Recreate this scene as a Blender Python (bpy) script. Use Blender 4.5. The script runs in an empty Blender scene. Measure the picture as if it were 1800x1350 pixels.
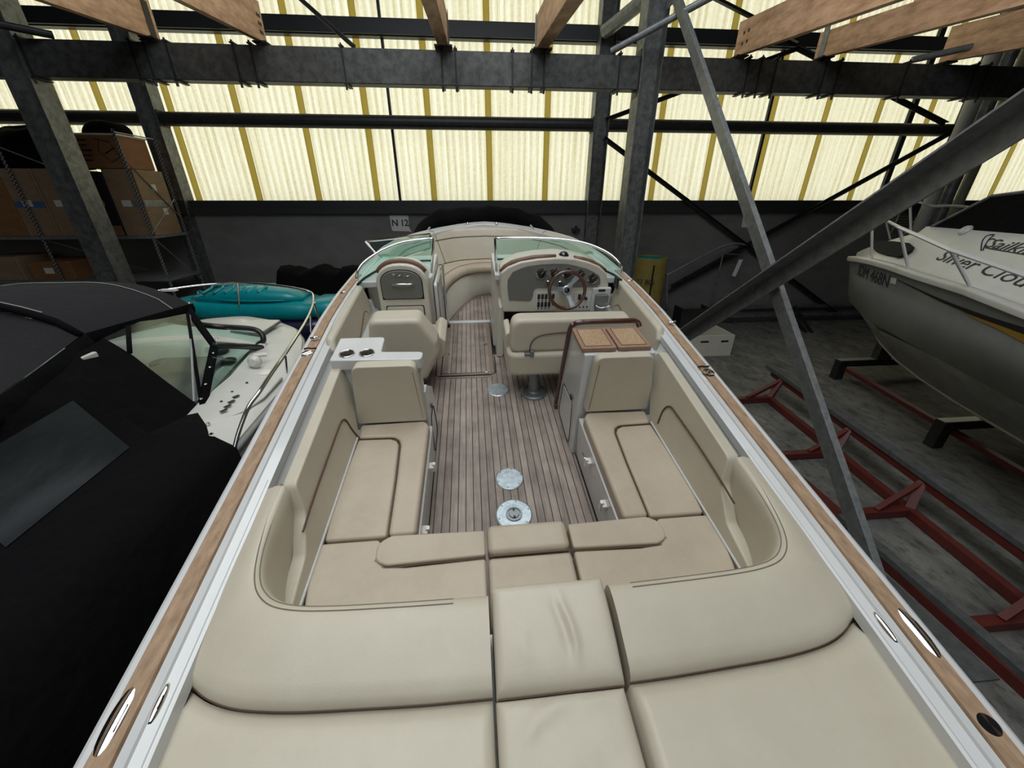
import bpy, bmesh, math, random
import numpy as np
from mathutils import Matrix, Vector
random.seed(7)
rnd = random.Random(11)
sc = bpy.context.scene
C = sc.collection

# ------------------------------------------------------------------ camera
F_PX, CX, CY = 676.0, 900.0, 675.0
PITCH, YAW, CAM_H = math.radians(25.68), math.radians(4.72), 3.3
FW = np.array([math.sin(YAW)*math.cos(PITCH), math.cos(YAW)*math.cos(PITCH), -math.sin(PITCH)])
RT = np.array([math.cos(YAW), -math.sin(YAW), 0.0])
UP = np.cross(RT, FW)
cd = bpy.data.cameras.new('camera')
cam = bpy.data.objects.new('camera', cd)
C.objects.link(cam)
cd.sensor_fit = 'HORIZONTAL'
cd.sensor_width = 36.0
cd.lens = F_PX/1800*36.0
cd.clip_start = 0.05
cd.clip_end = 200
cam.matrix_world = Matrix(((RT[0], UP[0], -FW[0], 0), (RT[1], UP[1], -FW[1], 0), (RT[2], UP[2], -FW[2], CAM_H), (0, 0, 0, 1)))
sc.camera = cam

# ------------------------------------------------------------------ world, lights, exposure
W = bpy.data.worlds.new('world')
sc.world = W
W.use_nodes = True
W.node_tree.nodes['Background'].inputs[0].default_value = (0.93, 0.97, 1.0, 1)
W.node_tree.nodes['Background'].inputs[1].default_value = 1.42

def area(name, loc, rot, sx, sy, power, col):
    l = bpy.data.lights.new(name, 'AREA')
    l.shape = 'RECTANGLE'
    l.size, l.size_y = sx, sy
    l.energy = power
    l.color = col
    o = bpy.data.objects.new(name, l)
    o.location = loc
    o.rotation_euler = rot
    C.objects.link(o)
    return o
area('roof_light', (-0.4, 1.0, 8.3), (0, 0, 0), 5.0, 9.0, 330, (0.93, 0.97, 1.0))
area('rear_area_light', (0.0, -9.0, 5.0), (math.radians(70), 0, 0), 8.0, 5.0, 120, (0.95, 0.98, 1.0))  # unseen light from behind the camera; the front wall has no door

sc.view_settings.view_transform = 'Standard'
sc.view_settings.look = 'None'
sc.view_settings.gamma = 1
sc.view_settings.exposure = 0.0
sc.view_settings.use_curve_mapping = False

# ------------------------------------------------------------------ frames
BT, BY = math.radians(8.9), math.radians(-0.9)      # the boat stands bow-up by 8.9 degrees
bY = Vector((math.sin(BY)*math.cos(BT), math.cos(BY)*math.cos(BT), math.sin(BT)))
bX = Vector((math.cos(BY), -math.sin(BY), 0))
bZ = bX.cross(bY)
bO = Vector((0, 0, CAM_H)) + bX*0.18 - bZ*2.0
BOAT = Matrix(((bX.x, bY.x, bZ.x, bO.x), (bX.y, bY.y, bZ.y, bO.y), (bX.z, bY.z, bZ.z, bO.z), (0, 0, 0, 1)))
HALL = Matrix.Identity(4)
FR = [HALL]
O_ = np.array([0, 0, CAM_H])
def ray(x, y): return FW + RT*(x-CX)/F_PX - UP*(y-CY)/F_PX
def aY(x, y, Y):
    d = ray(x, y); return tuple(O_ + d*Y/d[1])
def aZ(x, y, z):
    d = ray(x, y); return tuple(O_ + d*(z-CAM_H)/d[2])
def aPl(x, y, P, n):
    d = ray(x, y); P = np.array(P); n = np.array(n)
    return tuple(O_ + d*(np.dot(P-O_, n)/np.dot(d, n)))
BM3 = np.array([list(bX), list(bY), list(bZ)])
def bYp(x, y, Y):                      # a point on the boat plane y = Y (boat coordinates)
    d = BM3 @ ray(x, y); t = Y/d[1]; return (d[0]*t-0.18, Y, 2.0+d[2]*t)
def bZp(x, y, z):
    d = BM3 @ ray(x, y); t = (z-2.0)/d[2]; return (d[0]*t-0.18, d[1]*t, z)
def bXp(x, y, X):
    d = BM3 @ ray(x, y); t = (X+0.18)/d[0]; return (X, d[1]*t, 2.0+d[2]*t)

# ------------------------------------------------------------------ geometry
def join(*gs):
    V, F = [], []
    for g in gs:
        n = len(V); V += list(g[0]); F += [tuple(i+n for i in f) for f in g[1]]
    return V, F
def xf(g, M): return [tuple(M @ Vector(v)) for v in g[0]], g[1]
def mirx(g): return [(-v[0], v[1], v[2]) for v in g[0]], [tuple(reversed(f)) for f in g[1]]
def box(x0, x1, y0, y1, z0, z1):
    V = [(x, y, z) for z in (z0, z1) for y in (y0, y1) for x in (x0, x1)]
    return V, [(0, 2, 3, 1), (4, 5, 7, 6), (0, 1, 5, 4), (2, 6, 7, 3), (0, 4, 6, 2), (1, 3, 7, 5)]
def prism(ol, z0, z1):
    n = len(ol)
    a = sum(ol[i][0]*ol[(i+1) % n][1]-ol[(i+1) % n][0]*ol[i][1] for i in range(n))
    if a < 0: ol = ol[::-1]
    V = [(p[0], p[1], z0) for p in ol]+[(p[0], p[1], z1) for p in ol]
    return V, [tuple(range(n))[::-1], tuple(range(n, 2*n))]+[(i, (i+1) % n, n+(i+1) % n, n+i) for i in range(n)]
def rd(pts, r, seg=6):
    """round the corners of a polygon; r may be a list"""
    out = []; n = len(pts)
    for i in range(n):
        p = Vector(pts[i]); a = Vector(pts[i-1])-p; b = Vector(pts[(i+1) % n])-p
        ri = r[i] if isinstance(r, (list, tuple)) else r
        if ri <= 0: out.append(tuple(p)); continue
        la, lb = a.length, b.length; a.normalize(); b.normalize()
        ang = a.angle(b)
        d = min(ri/math.tan(ang/2), la*0.49, lb*0.49)
        p1, p2 = p+a*d, p+b*d
        for k in range(seg+1):
            t = k/seg
            out.append(tuple(p1*(1-t)**2+p*2*t*(1-t)+p2*t*t))
    return out
def plane(origin, u, v):
    u = Vector(u).normalized(); v = Vector(v); w = u.cross(v).normalized(); v = w.cross(u)
    o = Vector(origin)
    return Matrix(((u.x, v.x, w.x, o.x), (u.y, v.y, w.y, o.y), (u.z, v.z, w.z, o.z), (0, 0, 0, 1)))
def xz(ol, y0, y1):
    """outline in x,z ; extruded along y"""
    g = prism(ol, 0, 1); return [(v[0], y0+(y1-y0)*v[2], v[1]) for v in g[0]], [f[::-1] for f in g[1]] if y1 > y0 else g[1]
def yz(ol, x0, x1):
    g = prism(ol, 0, 1); return [(x0+(x1-x0)*v[2], v[0], v[1]) for v in g[0]], g[1] if x1 > x0 else [f[::-1] for f in g[1]]
def tube(pts, r, n=8, closed=False, cap=True):
    P = [Vector(p) for p in pts]; m = len(P); V, F = [], []
    rr = r if isinstance(r, (list, tuple)) else [r]*m
    prev = None
    for i in range(m):
        if closed: t = P[(i+1) % m]-P[i-1]
        else: t = P[min(i+1, m-1)]-P[max(i-1, 0)]
        t.normalize()
        if prev is None:
            a = Vector((0, 0, 1)) if abs(t.z) < .9 else Vector((1, 0, 0))
            u = t.cross(a).normalized()
        else:
            u = (prev-t*prev.dot(t)).normalized()
        prev = u; w = t.cross(u)
        for k in range(n):
            a = 2*math.pi*k/n
            V.append(tuple(P[i]+(u*math.cos(a)+w*math.sin(a))*rr[i]))
    for i in range(m if closed else m-1):
        j = (i+1) % m
        for k in range(n):
            F.append((i*n+k, i*n+(k+1) % n, j*n+(k+1) % n, j*n+k))
    if cap and not closed:
        F.append(tuple(range(n))[::-1]); F.append(tuple((m-1)*n+k for k in range(n)))
    return V, F
def bez(pts, seg=8):
    """smooth Catmull-Rom through the points"""
    P = [Vector(p) for p in pts]; out = []
    for i in range(len(P)-1):
        a, b, c, d = P[max(i-1, 0)], P[i], P[i+1], P[min(i+2, len(P)-1)]
        for k in range(seg):
            t = k/seg
            out.append(tuple(.5*((2*b)+(c-a)*t+(2*a-5*b+4*c-d)*t*t+(3*b-a-3*c+d)*t**3)))
    out.append(tuple(P[-1]))
    return out
def lathe(prof, cen=(0, 0, 0), n=24, M=None):
    V, F = [], []
    for r, z in prof:
        for k in range(n):
            a = 2*math.pi*k/n; V.append((cen[0]+r*math.cos(a), cen[1]+r*math.sin(a), cen[2]+z))
    m = len(prof)
    for i in range(m-1):
        for k in range(n): F.append((i*n+k, i*n+(k+1) % n, (i+1)*n+(k+1) % n, (i+1)*n+k))
    F.append(tuple(range(n))[::-1]); F.append(tuple((m-1)*n+k for k in range(n)))
    g = (V, F)
    return xf(g, M) if M else g
def loft(secs, closed=False, caps=False):
    n = len(secs[0]); V = [tuple(p) for s in secs for p in s]; F = []
    for i in range(len(secs)-1):
        for k in range(n if closed else n-1):
            F.append((i*n+k, i*n+(k+1) % n, (i+1)*n+(k+1) % n, (i+1)*n+k))
    if caps:
        F.append(tuple(range(n))[::-1]); F.append(tuple((len(secs)-1)*n+k for k in range(n)))
    return V, F
def beam(p0, p1, w, h, up=(0, 0, 1)):
    """square bar from p0 to p1"""
    p0, p1 = Vector(p0), Vector(p1); t = (p1-p0).normalized(); u = Vector(up)
    if abs(t.dot(u)) > .98: u = Vector((0, 1, 0))
    s = t.cross(u).normalized(); u = s.cross(t)
    V = []
    for p in (p0, p1):
        for a, b in ((-1, -1), (1, -1), (1, 1), (-1, 1)): V.append(tuple(p+s*a*w/2+u*b*h/2))
    return V, [(0, 1, 2, 3)[::-1], (4, 5, 6, 7), (0, 1, 5, 4), (1, 2, 6, 5), (2, 3, 7, 6), (3, 0, 4, 7)]
def angle_bar(p0, p1, w, t, up):
    """L section"""
    p0, p1 = Vector(p0), Vector(p1); d = (p1-p0).normalized(); u = Vector(up); s = d.cross(u).normalized(); u = s.cross(d)
    pr = [(0, 0), (w, 0), (w, t), (t, t), (t, w), (0, w)]
    V = [tuple(p+s*a+u*b) for p in (p0, p1) for a, b in pr]
    return V, [(0, 1, 2, 3, 4, 5)[::-1], tuple(range(6, 12))]+[(i, (i+1) % 6, 6+(i+1) % 6, 6+i) for i in range(6)]
def hcol(cx, cy, z0, z1, dx=.34, dy=.32, t=.02):
    return join(box(cx-dx/2, cx-dx/2+t, cy-dy/2, cy+dy/2, z0, z1), box(cx+dx/2-t, cx+dx/2, cy-dy/2, cy+dy/2, z0, z1),
                box(cx-dx/2+t, cx+dx/2-t, cy-t/2, cy+t/2, z0, z1))

# ------------------------------------------------------------------ objects
def mesh(name, g, mats, smooth=False, base=(0, 0, 0), midx=None):
    me = bpy.data.meshes.new(name)
    b = Vector(base)
    me.from_pydata([tuple(Vector(v)-b) for v in g[0]], [], g[1])
    for m in (mats if isinstance(mats, (list, tuple)) else [mats]): me.materials.append(m)
    if midx:
        for i, p in enumerate(me.polygons): p.material_index = midx[i]
    bm = bmesh.new(); bm.from_mesh(me)
    bmesh.ops.recalc_face_normals(bm, faces=bm.faces)
    bm.to_mesh(me); bm.free()
    if smooth:
        me.shade_smooth()
    me.update()
    return me
def finish(o, smooth, bevel, seg, ang):
    if bevel:
        m = o.modifiers.new('edge', 'BEVEL'); m.width = bevel; m.segments = seg; m.limit_method = 'ANGLE'; m.angle_limit = math.radians(ang); m.harden_normals = False
        o.data.shade_smooth()
        w = o.modifiers.new('wn', 'WEIGHTED_NORMAL'); w.keep_sharp = False; w.weight = 60
def thing(name, label, cat, base=(0, 0, 0), group=None):
    o = bpy.data.objects.new(name, None); C.objects.link(o)
    o.empty_display_size = .1
    o.matrix_world = FR[0] @ Matrix.Translation(base)
    o['label'] = label; o['category'] = cat
    if group: o['group'] = group
    o['_b'] = list(base)
    return o
def comp(name, owner, label=None):
    """a fitting fixed to a thing: its first piece becomes the part, the rest its sub-parts"""
    return {'name': name, 'owner': owner, 'obj': None, '_b': owner['_b'], 'label': label}
def part(name, g, mat, parent, smooth=False, bevel=0, seg=3, label=None, ang=30, midx=None):
    p = parent
    if isinstance(p, dict):
        if p['obj'] is None:
            p['obj'] = part(p['name'], g, mat, p['owner'], smooth, bevel, seg, p['label'], ang, midx)
            return p['obj']
        p = p['obj']
    base = p['_b']
    o = bpy.data.objects.new(name, mesh(name, g, mat, smooth, base, midx)); C.objects.link(o)
    o.parent = p; o['_b'] = list(base)
    finish(o, smooth, bevel, seg, ang)
    if label: o['label'] = label
    return o
def solo(name, g, mat, label, cat, smooth=False, bevel=0, seg=3, group=None, base=None, ang=30, midx=None):
    if base is None:
        xs, ys, zs = zip(*g[0]); base = ((min(xs)+max(xs))/2, (min(ys)+max(ys))/2, min(zs))
    o = bpy.data.objects.new(name, mesh(name, g, mat, smooth, base, midx)); C.objects.link(o)
    o.matrix_world = FR[0] @ Matrix.Translation(base); o['_b'] = list(base)
    finish(o, smooth, bevel, seg, ang)
    o['label'] = label; o['category'] = cat
    if group: o['group'] = group
    return o
def struct(name, g, mat, smooth=False, bevel=0):
    o = bpy.data.objects.new(name, mesh(name, g, mat, smooth)); C.objects.link(o)
    o.matrix_world = FR[0]; o['kind'] = 'structure'
    finish(o, smooth, bevel, 2, 30)
    return o
def text_g(txt, size, M, ext=.001, shear=0, space=1.0, align='CENTER', offset=0):
    c = bpy.data.curves.new('t', 'FONT'); c.body = txt; c.size = size; c.extrude = ext; c.shear = shear
    c.align_x = align; c.align_y = 'CENTER'; c.space_character = space; c.resolution_u = 3; c.offset = offset
    o = bpy.data.objects.new('t', c); C.objects.link(o)
    dg = bpy.context.evaluated_depsgraph_get(); dg.update()
    me = bpy.data.meshes.new_from_object(o.evaluated_get(dg))
    g = ([tuple(M @ v.co) for v in me.vertices], [tuple(p.vertices) for p in me.polygons])
    bpy.data.objects.remove(o); bpy.data.curves.remove(c); bpy.data.meshes.remove(me)
    return g

# ------------------------------------------------------------------ materials
def mat(name, col, rough=.5, metal=0, spec=.5, noise=None, bump=None, coat=0, coord='Object', var=None):
    """noise = (scale xyz, colour2, contrast lo, hi); bump = (scale, strength, distance)"""
    m = bpy.data.materials.new(name); m.use_nodes = True
    nt = m.node_tree; b = nt.nodes['Principled BSDF']
    b.inputs['Base Color'].default_value = (*col, 1); b.inputs['Roughness'].default_value = rough
    b.inputs['Metallic'].default_value = metal; b.inputs['Specular IOR Level'].default_value = spec
    if coat: b.inputs['Coat Weight'].default_value = coat; b.inputs['Coat Roughness'].default_value = .08
    tc = nt.nodes.new('ShaderNodeTexCoord')
    if noise:
        s, c2, lo, hi = noise
        mp = nt.nodes.new('ShaderNodeMapping'); mp.inputs['Scale'].default_value = s
        nz = nt.nodes.new('ShaderNodeTexNoise'); nz.inputs['Scale'].default_value = 1; nz.inputs['Detail'].default_value = 6; nz.inputs['Roughness'].default_value = .65
        rp = nt.nodes.new('ShaderNodeValToRGB'); rp.color_ramp.elements[0].position = lo; rp.color_ramp.elements[1].position = hi
        rp.color_ramp.elements[0].color = (*c2, 1); rp.color_ramp.elements[1].color = (*col, 1)
        nt.links.new(tc.outputs[coord], mp.inputs[0]); nt.links.new(mp.outputs[0], nz.inputs['Vector'])
        nt.links.new(nz.outputs[0], rp.inputs[0]); nt.links.new(rp.outputs[0], b.inputs['Base Color'])
    if bump:
        s, st, di = bump
        mp = nt.nodes.new('ShaderNodeMapping'); mp.inputs['Scale'].default_value = s if isinstance(s, tuple) else (s, s, s)
        nz = nt.nodes.new('ShaderNodeTexNoise'); nz.inputs['Scale'].default_value = 1; nz.inputs['Detail'].default_value = 4
        bp = nt.nodes.new('ShaderNodeBump'); bp.inputs['Strength'].default_value = st; bp.inputs['Distance'].default_value = di
        nt.links.new(tc.outputs[coord], mp.inputs[0]); nt.links.new(mp.outputs[0], nz.inputs['Vector'])
        nt.links.new(nz.outputs[0], bp.inputs['Height']); nt.links.new(bp.outputs[0], b.inputs['Normal'])
    return m
M = {}
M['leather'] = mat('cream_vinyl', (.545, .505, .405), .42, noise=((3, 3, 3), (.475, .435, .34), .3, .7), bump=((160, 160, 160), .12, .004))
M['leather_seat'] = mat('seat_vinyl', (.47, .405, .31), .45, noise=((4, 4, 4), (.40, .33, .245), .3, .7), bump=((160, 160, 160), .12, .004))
M['piping'] = mat('brown_piping', (.09, .045, .03), .5)
M['stitch'] = mat('stitching', (.20, .17, .13), .8)
M['gel'] = mat('white_gelcoat', (.62, .635, .63), .22, noise=((5, 2, 5), (.56, .575, .57), .3, .7), coat=.4)
M['gel_cream'] = mat('cream_gelcoat', (.62, .60, .52), .35, noise=((6, 6, 6), (.57, .55, .47), .3, .7), coat=.2)
M['rail_teak'] = mat('rail_teak', (.41, .28, .18), .6, noise=((45, 14, 45), (.24, .155, .09), .32, .66))
M['varnish'] = mat('varnished_mahogany', (.10, .032, .018), .25, noise=((30, 4, 30), (.05, .016, .010), .3, .7), coat=.8)
M['dash_trim'] = mat('padded_brown_trim', (.17, .085, .05), .45)
M['rail_steel'] = mat('polished_rail', (.75, .77, .78), .28, .35)
M['chrome'] = mat('chrome', (.82, .83, .84), .12, 1)
M['satin'] = mat('satin_aluminium', (.36, .41, .44), .42, .8, noise=((25, 25, 25), (.52, .60, .63), .35, .65))
M['steel_grey'] = mat('dull_grey_metal', (.23, .25, .26), .4, .7)
M['grey_panel'] = mat('grey_dash_panel', (.175, .18, .165), .55, noise=((80, 80, 80), (.14, .145, .13), .3, .7))
M['black'] = mat('black_plastic', (.012, .012, .013), .4)
M['black_gloss'] = mat('black_gloss', (.01, .01, .011), .12, coat=.5)
M['dark_hole'] = mat('dark_gap', (.006, .006, .006), .9)
M['white_plastic'] = mat('white_plastic', (.75, .73, .66), .35)
M['canvas'] = mat('black_canvas', (.0035, .0035, .0042), .95, spec=.12, noise=((30, 30, 30), (.002, .002, .0025), .3, .7), bump=((6, 6, 6), .5, .05))
M['canvas_light'] = mat('charcoal_canvas', (.021, .021, .024), .95, spec=.15, noise=((90, 90, 90), (.014, .014, .016), .3, .7), bump=((5, 5, 5), .35, .04))
M['galv'] = mat('galvanised_steel', (.20, .21, .21), .5, .55, noise=((9, 9, 9), (.10, .105, .10), .35, .62), bump=((20, 20, 20), .05, .01))
M['galv_light'] = mat('galvanised_steel_light', (.30, .32, .32), .5, .5, noise=((14, 14, 14), (.2, .21, .21), .35, .65))
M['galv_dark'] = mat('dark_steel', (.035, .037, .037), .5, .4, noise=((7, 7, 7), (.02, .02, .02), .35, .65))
M['galv_beam'] = mat('dark_beam_steel', (.10, .105, .10), .5, .5, noise=((9, 9, 9), (.05, .052, .05), .35, .62))  # darker tone of the galvanised steel, for the box beams
M['girt'] = mat('painted_girt', (.03, .033, .036), .5, .2)
M['concrete_wall'] = mat('wall_concrete', (.175, .18, .17), .85, noise=((1.2, 1.2, 2.5), (.12, .124, .117), .3, .7))
M['roof'] = mat('roof_sheet', (.05, .05, .05), .8)
M['timber'] = mat('joist_timber', (.86, .54, .32), .65, noise=((9, 2.6, 9), (.42, .22, .11), .30, .62), bump=((26, 3, 26), .3, .01))
M['card'] = mat('cardboard', (.30, .205, .125), .8, noise=((4, 4, 12), (.23, .15, .088), .3, .7))
M['card_dark'] = mat('cardboard_dark', (.26, .125, .05), .8, noise=((4, 4, 12), (.20, .09, .035), .3, .7))
M['paper'] = mat('white_paper', (.62, .62, .60), .8)
M['blue'] = mat('blue_tape', (.06, .12, .25), .6)
M['red'] = mat('red_oxide_paint', (.13, .018, .012), .5, noise=((8, 8, 8), (.07, .015, .012), .3, .7))
M['bunk'] = mat('bunk_carpet', (.10, .10, .10), .9, noise=((12, 12, 12), (.05, .055, .055), .3, .7))
M['teal'] = mat('teal_seat', (.0, .30, .33), .35, noise=((5, 5, 5), (.0, .24, .27), .3, .7), coat=.3)
M['navy'] = mat('navy_hull', (.012, .012, .045), .25, coat=.4)
M['yellow'] = mat('yellow_card', (.33, .26, .06), .6, noise=((5, 5, 5), (.22, .17, .04), .3, .7))
M['hullwhite'] = mat('other_white', (.62, .62, .57), .35, noise=((3, 3, 3), (.55, .55, .50), .3, .7), coat=.2)
M['hullgrey'] = mat('grey_hull', (.27, .28, .265), .4, noise=((3, 3, 3), (.21, .22, .21), .3, .7), coat=.3)
M['hullgrey2'] = mat('grey_hull_bottom', (.60, .61, .57), .4, noise=((3, 3, 3), (.36, .37, .34), .3, .7))  # pale antifouling on the hull bottom, with floor bounce light put into the tone
M['gold'] = mat('gold_stripe', (.25, .15, .02), .4)
M['lettering'] = mat('dark_lettering', (.02, .025, .03), .5)
M['burl'] = mat('burl_wood', (.47, .34, .22), .4, noise=((70, 70, 70), (.30, .18, .09), .35, .62), coat=.3)
M['teak_lid'] = mat('teak_lid', (.33, .205, .135), .5, noise=((60, 6, 60), (.26, .15, .09), .3, .7))
M['rust'] = mat('grey_plastic_pipe', (.30, .30, .29), .5)
M['olive_pipe'] = mat('olive_pipe', (.18, .18, .12), .5)

def glass(name, col, alpha_rough=.02, tint=.75):
    m = bpy.data.materials.new(name); m.use_nodes = True; nt = m.node_tree; nt.nodes.clear()
    out = nt.nodes.new('ShaderNodeOutputMaterial'); mx = nt.nodes.new('ShaderNodeMixShader')
    tr = nt.nodes.new('ShaderNodeBsdfTransparent'); gl = nt.nodes.new('ShaderNodeBsdfGlossy'); lw = nt.nodes.new('ShaderNodeLayerWeight')
    tr.inputs[0].default_value = (*col, 1); gl.inputs['Roughness'].default_value = alpha_rough
    gl.inputs[0].default_value = (.85, 1, .95, 1)
    lw.inputs[0].default_value = .5
    pw = nt.nodes.new('ShaderNodeMath'); pw.operation = 'POWER'; pw.inputs[1].default_value = 3.5
    ml = nt.nodes.new('ShaderNodeMath'); ml.operation = 'MULTIPLY_ADD'; ml.inputs[1].default_value = .8; ml.inputs[2].default_value = tint
    nt.links.new(lw.outputs['Facing'], pw.inputs[0]); nt.links.new(pw.outputs[0], ml.inputs[0])
    nt.links.new(ml.outputs[0], mx.inputs[0]); nt.links.new(tr.outputs[0], mx.inputs[1]); nt.links.new(gl.outputs[0], mx.inputs[2])
    nt.links.new(mx.outputs[0], out.inputs[0])
    return m
M['glass'] = glass('tinted_glass', (.66, .87, .80), .02, .06)
M['vinyl'] = glass('clear_vinyl', (.88, .90, .90), .10, .10)

def perforated():
    m = mat('perforated_steel', (.30, .31, .30), .5, .3)
    nt = m.node_tree; b = nt.nodes['Principled BSDF']; tc = nt.nodes.new('ShaderNodeTexCoord')
    v = nt.nodes.new('ShaderNodeTexChecker'); v.inputs['Scale'].default_value = 1
    mp = nt.nodes.new('ShaderNodeMapping'); mp.inputs['Scale'].default_value = (33, 1, 30); mp.inputs['Location'].default_value = (.1, .5, 0)
    v.inputs[1].default_value = (.34, .35, .34, 1); v.inputs[2].default_value = (.03, .03, .03, 1)
    nt.links.new(tc.outputs['Object'], mp.inputs[0]); nt.links.new(mp.outputs[0], v.inputs[0]); nt.links.new(v.outputs[0], b.inputs['Base Color'])
    return m
M['perforated'] = perforated()
def teak_floor():
    m = bpy.data.materials.new('teak_planking'); m.use_nodes = True; nt = m.node_tree; b = nt.nodes['Principled BSDF']
    tc = nt.nodes.new('ShaderNodeTexCoord'); sp = nt.nodes.new('ShaderNodeSeparateXYZ'); nt.links.new(tc.outputs['Object'], sp.inputs[0])
    def math_(op, a, bb=None):
        n = nt.nodes.new('ShaderNodeMath'); n.operation = op
        for i, v in enumerate((a, bb)):
            if v is None: continue
            if isinstance(v, (int, float)): n.inputs[i].default_value = v
            else: nt.links.new(v, n.inputs[i])
        return n.outputs[0]
    u = math_('DIVIDE', math_('ADD', sp.outputs[0], 4.808-.024), .0481)
    fr = math_('FRACT', u); fl = math_('FLOOR', u)
    line = math_('LESS_THAN', math_('ABSOLUTE', math_('SUBTRACT', fr, .5)), .055)
    wn = nt.nodes.new('ShaderNodeTexWhiteNoise'); wn.noise_dimensions = '1D'; nt.links.new(math_('FLOOR', math_('ADD', u, .5)), wn.inputs['W'])
    mp = nt.nodes.new('ShaderNodeMapping'); mp.inputs['Scale'].default_value = (90, 6, 1); nt.links.new(tc.outputs['Object'], mp.inputs[0])
    nz = nt.nodes.new('ShaderNodeTexNoise'); nz.inputs['Scale'].default_value = 1; nz.inputs['Detail'].default_value = 6; nt.links.new(mp.outputs[0], nz.inputs['Vector'])
    nz2 = nt.nodes.new('ShaderNodeTexNoise'); nz2.inputs['Scale'].default_value = 7; nz2.inputs['Detail'].default_value = 5; nt.links.new(tc.outputs['Object'], nz2.inputs['Vector'])
    k = math_('ADD', math_('MULTIPLY', nz.outputs[0], .45), math_('ADD', math_('MULTIPLY', wn.outputs[0], .22), math_('MULTIPLY', nz2.outputs[0], .55)))
    rp = nt.nodes.new('ShaderNodeValToRGB'); rp.color_ramp.elements[0].position = .32; rp.color_ramp.elements[1].position = .85
    rp.color_ramp.elements[0].color = (.13, .105, .085, 1); rp.color_ramp.elements[1].color = (.40, .33, .28, 1)
    nt.links.new(k, rp.inputs[0])
    mx = nt.nodes.new('ShaderNodeMix'); mx.data_type = 'RGBA'; nt.links.new(line, mx.inputs['Factor'])
    nt.links.new(rp.outputs[0], mx.inputs['A']); mx.inputs['B'].default_value = (.012, .010, .010, 1)
    nt.links.new(mx.outputs['Result'], b.inputs['Base Color']); b.inputs['Roughness'].default_value = .6
    return m
M['teak'] = teak_floor()
M['teak_plain'] = mat('teak_margin', (.27, .21, .17), .6, noise=((12, 60, 12), (.17, .13, .10), .3, .7))

def sheet_mat():
    m = bpy.data.materials.new('translucent_sheeting'); m.use_nodes = True; nt = m.node_tree; nt.nodes.clear()
    out = nt.nodes.new('ShaderNodeOutputMaterial'); tc = nt.nodes.new('ShaderNodeTexCoord')
    def nz(scale, detail=5):
        mp = nt.nodes.new('ShaderNodeMapping'); mp.inputs['Scale'].default_value = scale
        n = nt.nodes.new('ShaderNodeTexNoise'); n.inputs['Scale'].default_value = 1; n.inputs['Detail'].default_value = detail; n.inputs['Roughness'].default_value = .7
        nt.links.new(tc.outputs['Object'], mp.inputs[0]); nt.links.new(mp.outputs[0], n.inputs['Vector']); return n.outputs[0]
    a, b_ = nz((26, 1, .35)), nz((22, 22, 16))
    sp = nt.nodes.new('ShaderNodeSeparateXYZ'); nt.links.new(tc.outputs['Object'], sp.inputs[0])
    si = nt.nodes.new('ShaderNodeMath'); si.operation = 'SINE'; ml = nt.nodes.new('ShaderNodeMath'); ml.operation = 'MULTIPLY'; ml.inputs[1].default_value = 2*math.pi/.155
    nt.links.new(sp.outputs[0], ml.inputs[0]); nt.links.new(ml.outputs[0], si.inputs[0])
    def mth(op, x, y):
        n = nt.nodes.new('ShaderNodeMath'); n.operation = op
        for i, v in enumerate((x, y)):
            if isinstance(v, (int, float)): n.inputs[i].default_value = v
            else: nt.links.new(v, n.inputs[i])
        return n.outputs[0]
    k = mth('ADD', mth('MULTIPLY', a, .75), mth('ADD', mth('MULTIPLY', b_, .3), mth('MULTIPLY', si.outputs[0], .075)))
    rp = nt.nodes.new('ShaderNodeValToRGB'); e = rp.color_ramp.elements
    e[0].position = .34; e[0].color = (.64, .56, .31, 1); e[1].position = .68; e[1].color = (1, .965, .76, 1)
    n = e.new(.5); n.color = (.86, .79, .52, 1)
    nt.links.new(k, rp.inputs[0])
    t = nt.nodes.new('ShaderNodeBsdfTranslucent'); d = nt.nodes.new('ShaderNodeBsdfDiffuse'); mx = nt.nodes.new('ShaderNodeMixShader'); mx.inputs[0].default_value = .22
    nt.links.new(rp.outputs[0], t.inputs[0]); nt.links.new(rp.outputs[0], d.inputs[0])
    nt.links.new(t.outputs[0], mx.inputs[1]); nt.links.new(d.outputs[0], mx.inputs[2]); nt.links.new(mx.outputs[0], out.inputs[0])
    return m
M['sheet'] = sheet_mat()
def batten_mat():
    m = bpy.data.materials.new('translucent_overlap'); m.use_nodes = True; nt = m.node_tree; nt.nodes.clear()
    out = nt.nodes.new('ShaderNodeOutputMaterial'); t = nt.nodes.new('ShaderNodeBsdfTranslucent'); t.inputs[0].default_value = (.74, .66, .34, 1)
    d = nt.nodes.new('ShaderNodeBsdfDiffuse'); d.inputs[0].default_value = (.25, .2, .08, 1)
    mx = nt.nodes.new('ShaderNodeMixShader'); mx.inputs[0].default_value = .2
    nt.links.new(t.outputs[0], mx.inputs[1]); nt.links.new(d.outputs[0], mx.inputs[2]); nt.links.new(mx.outputs[0], out.inputs[0])
    return m
M['batten'] = batten_mat()
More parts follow.
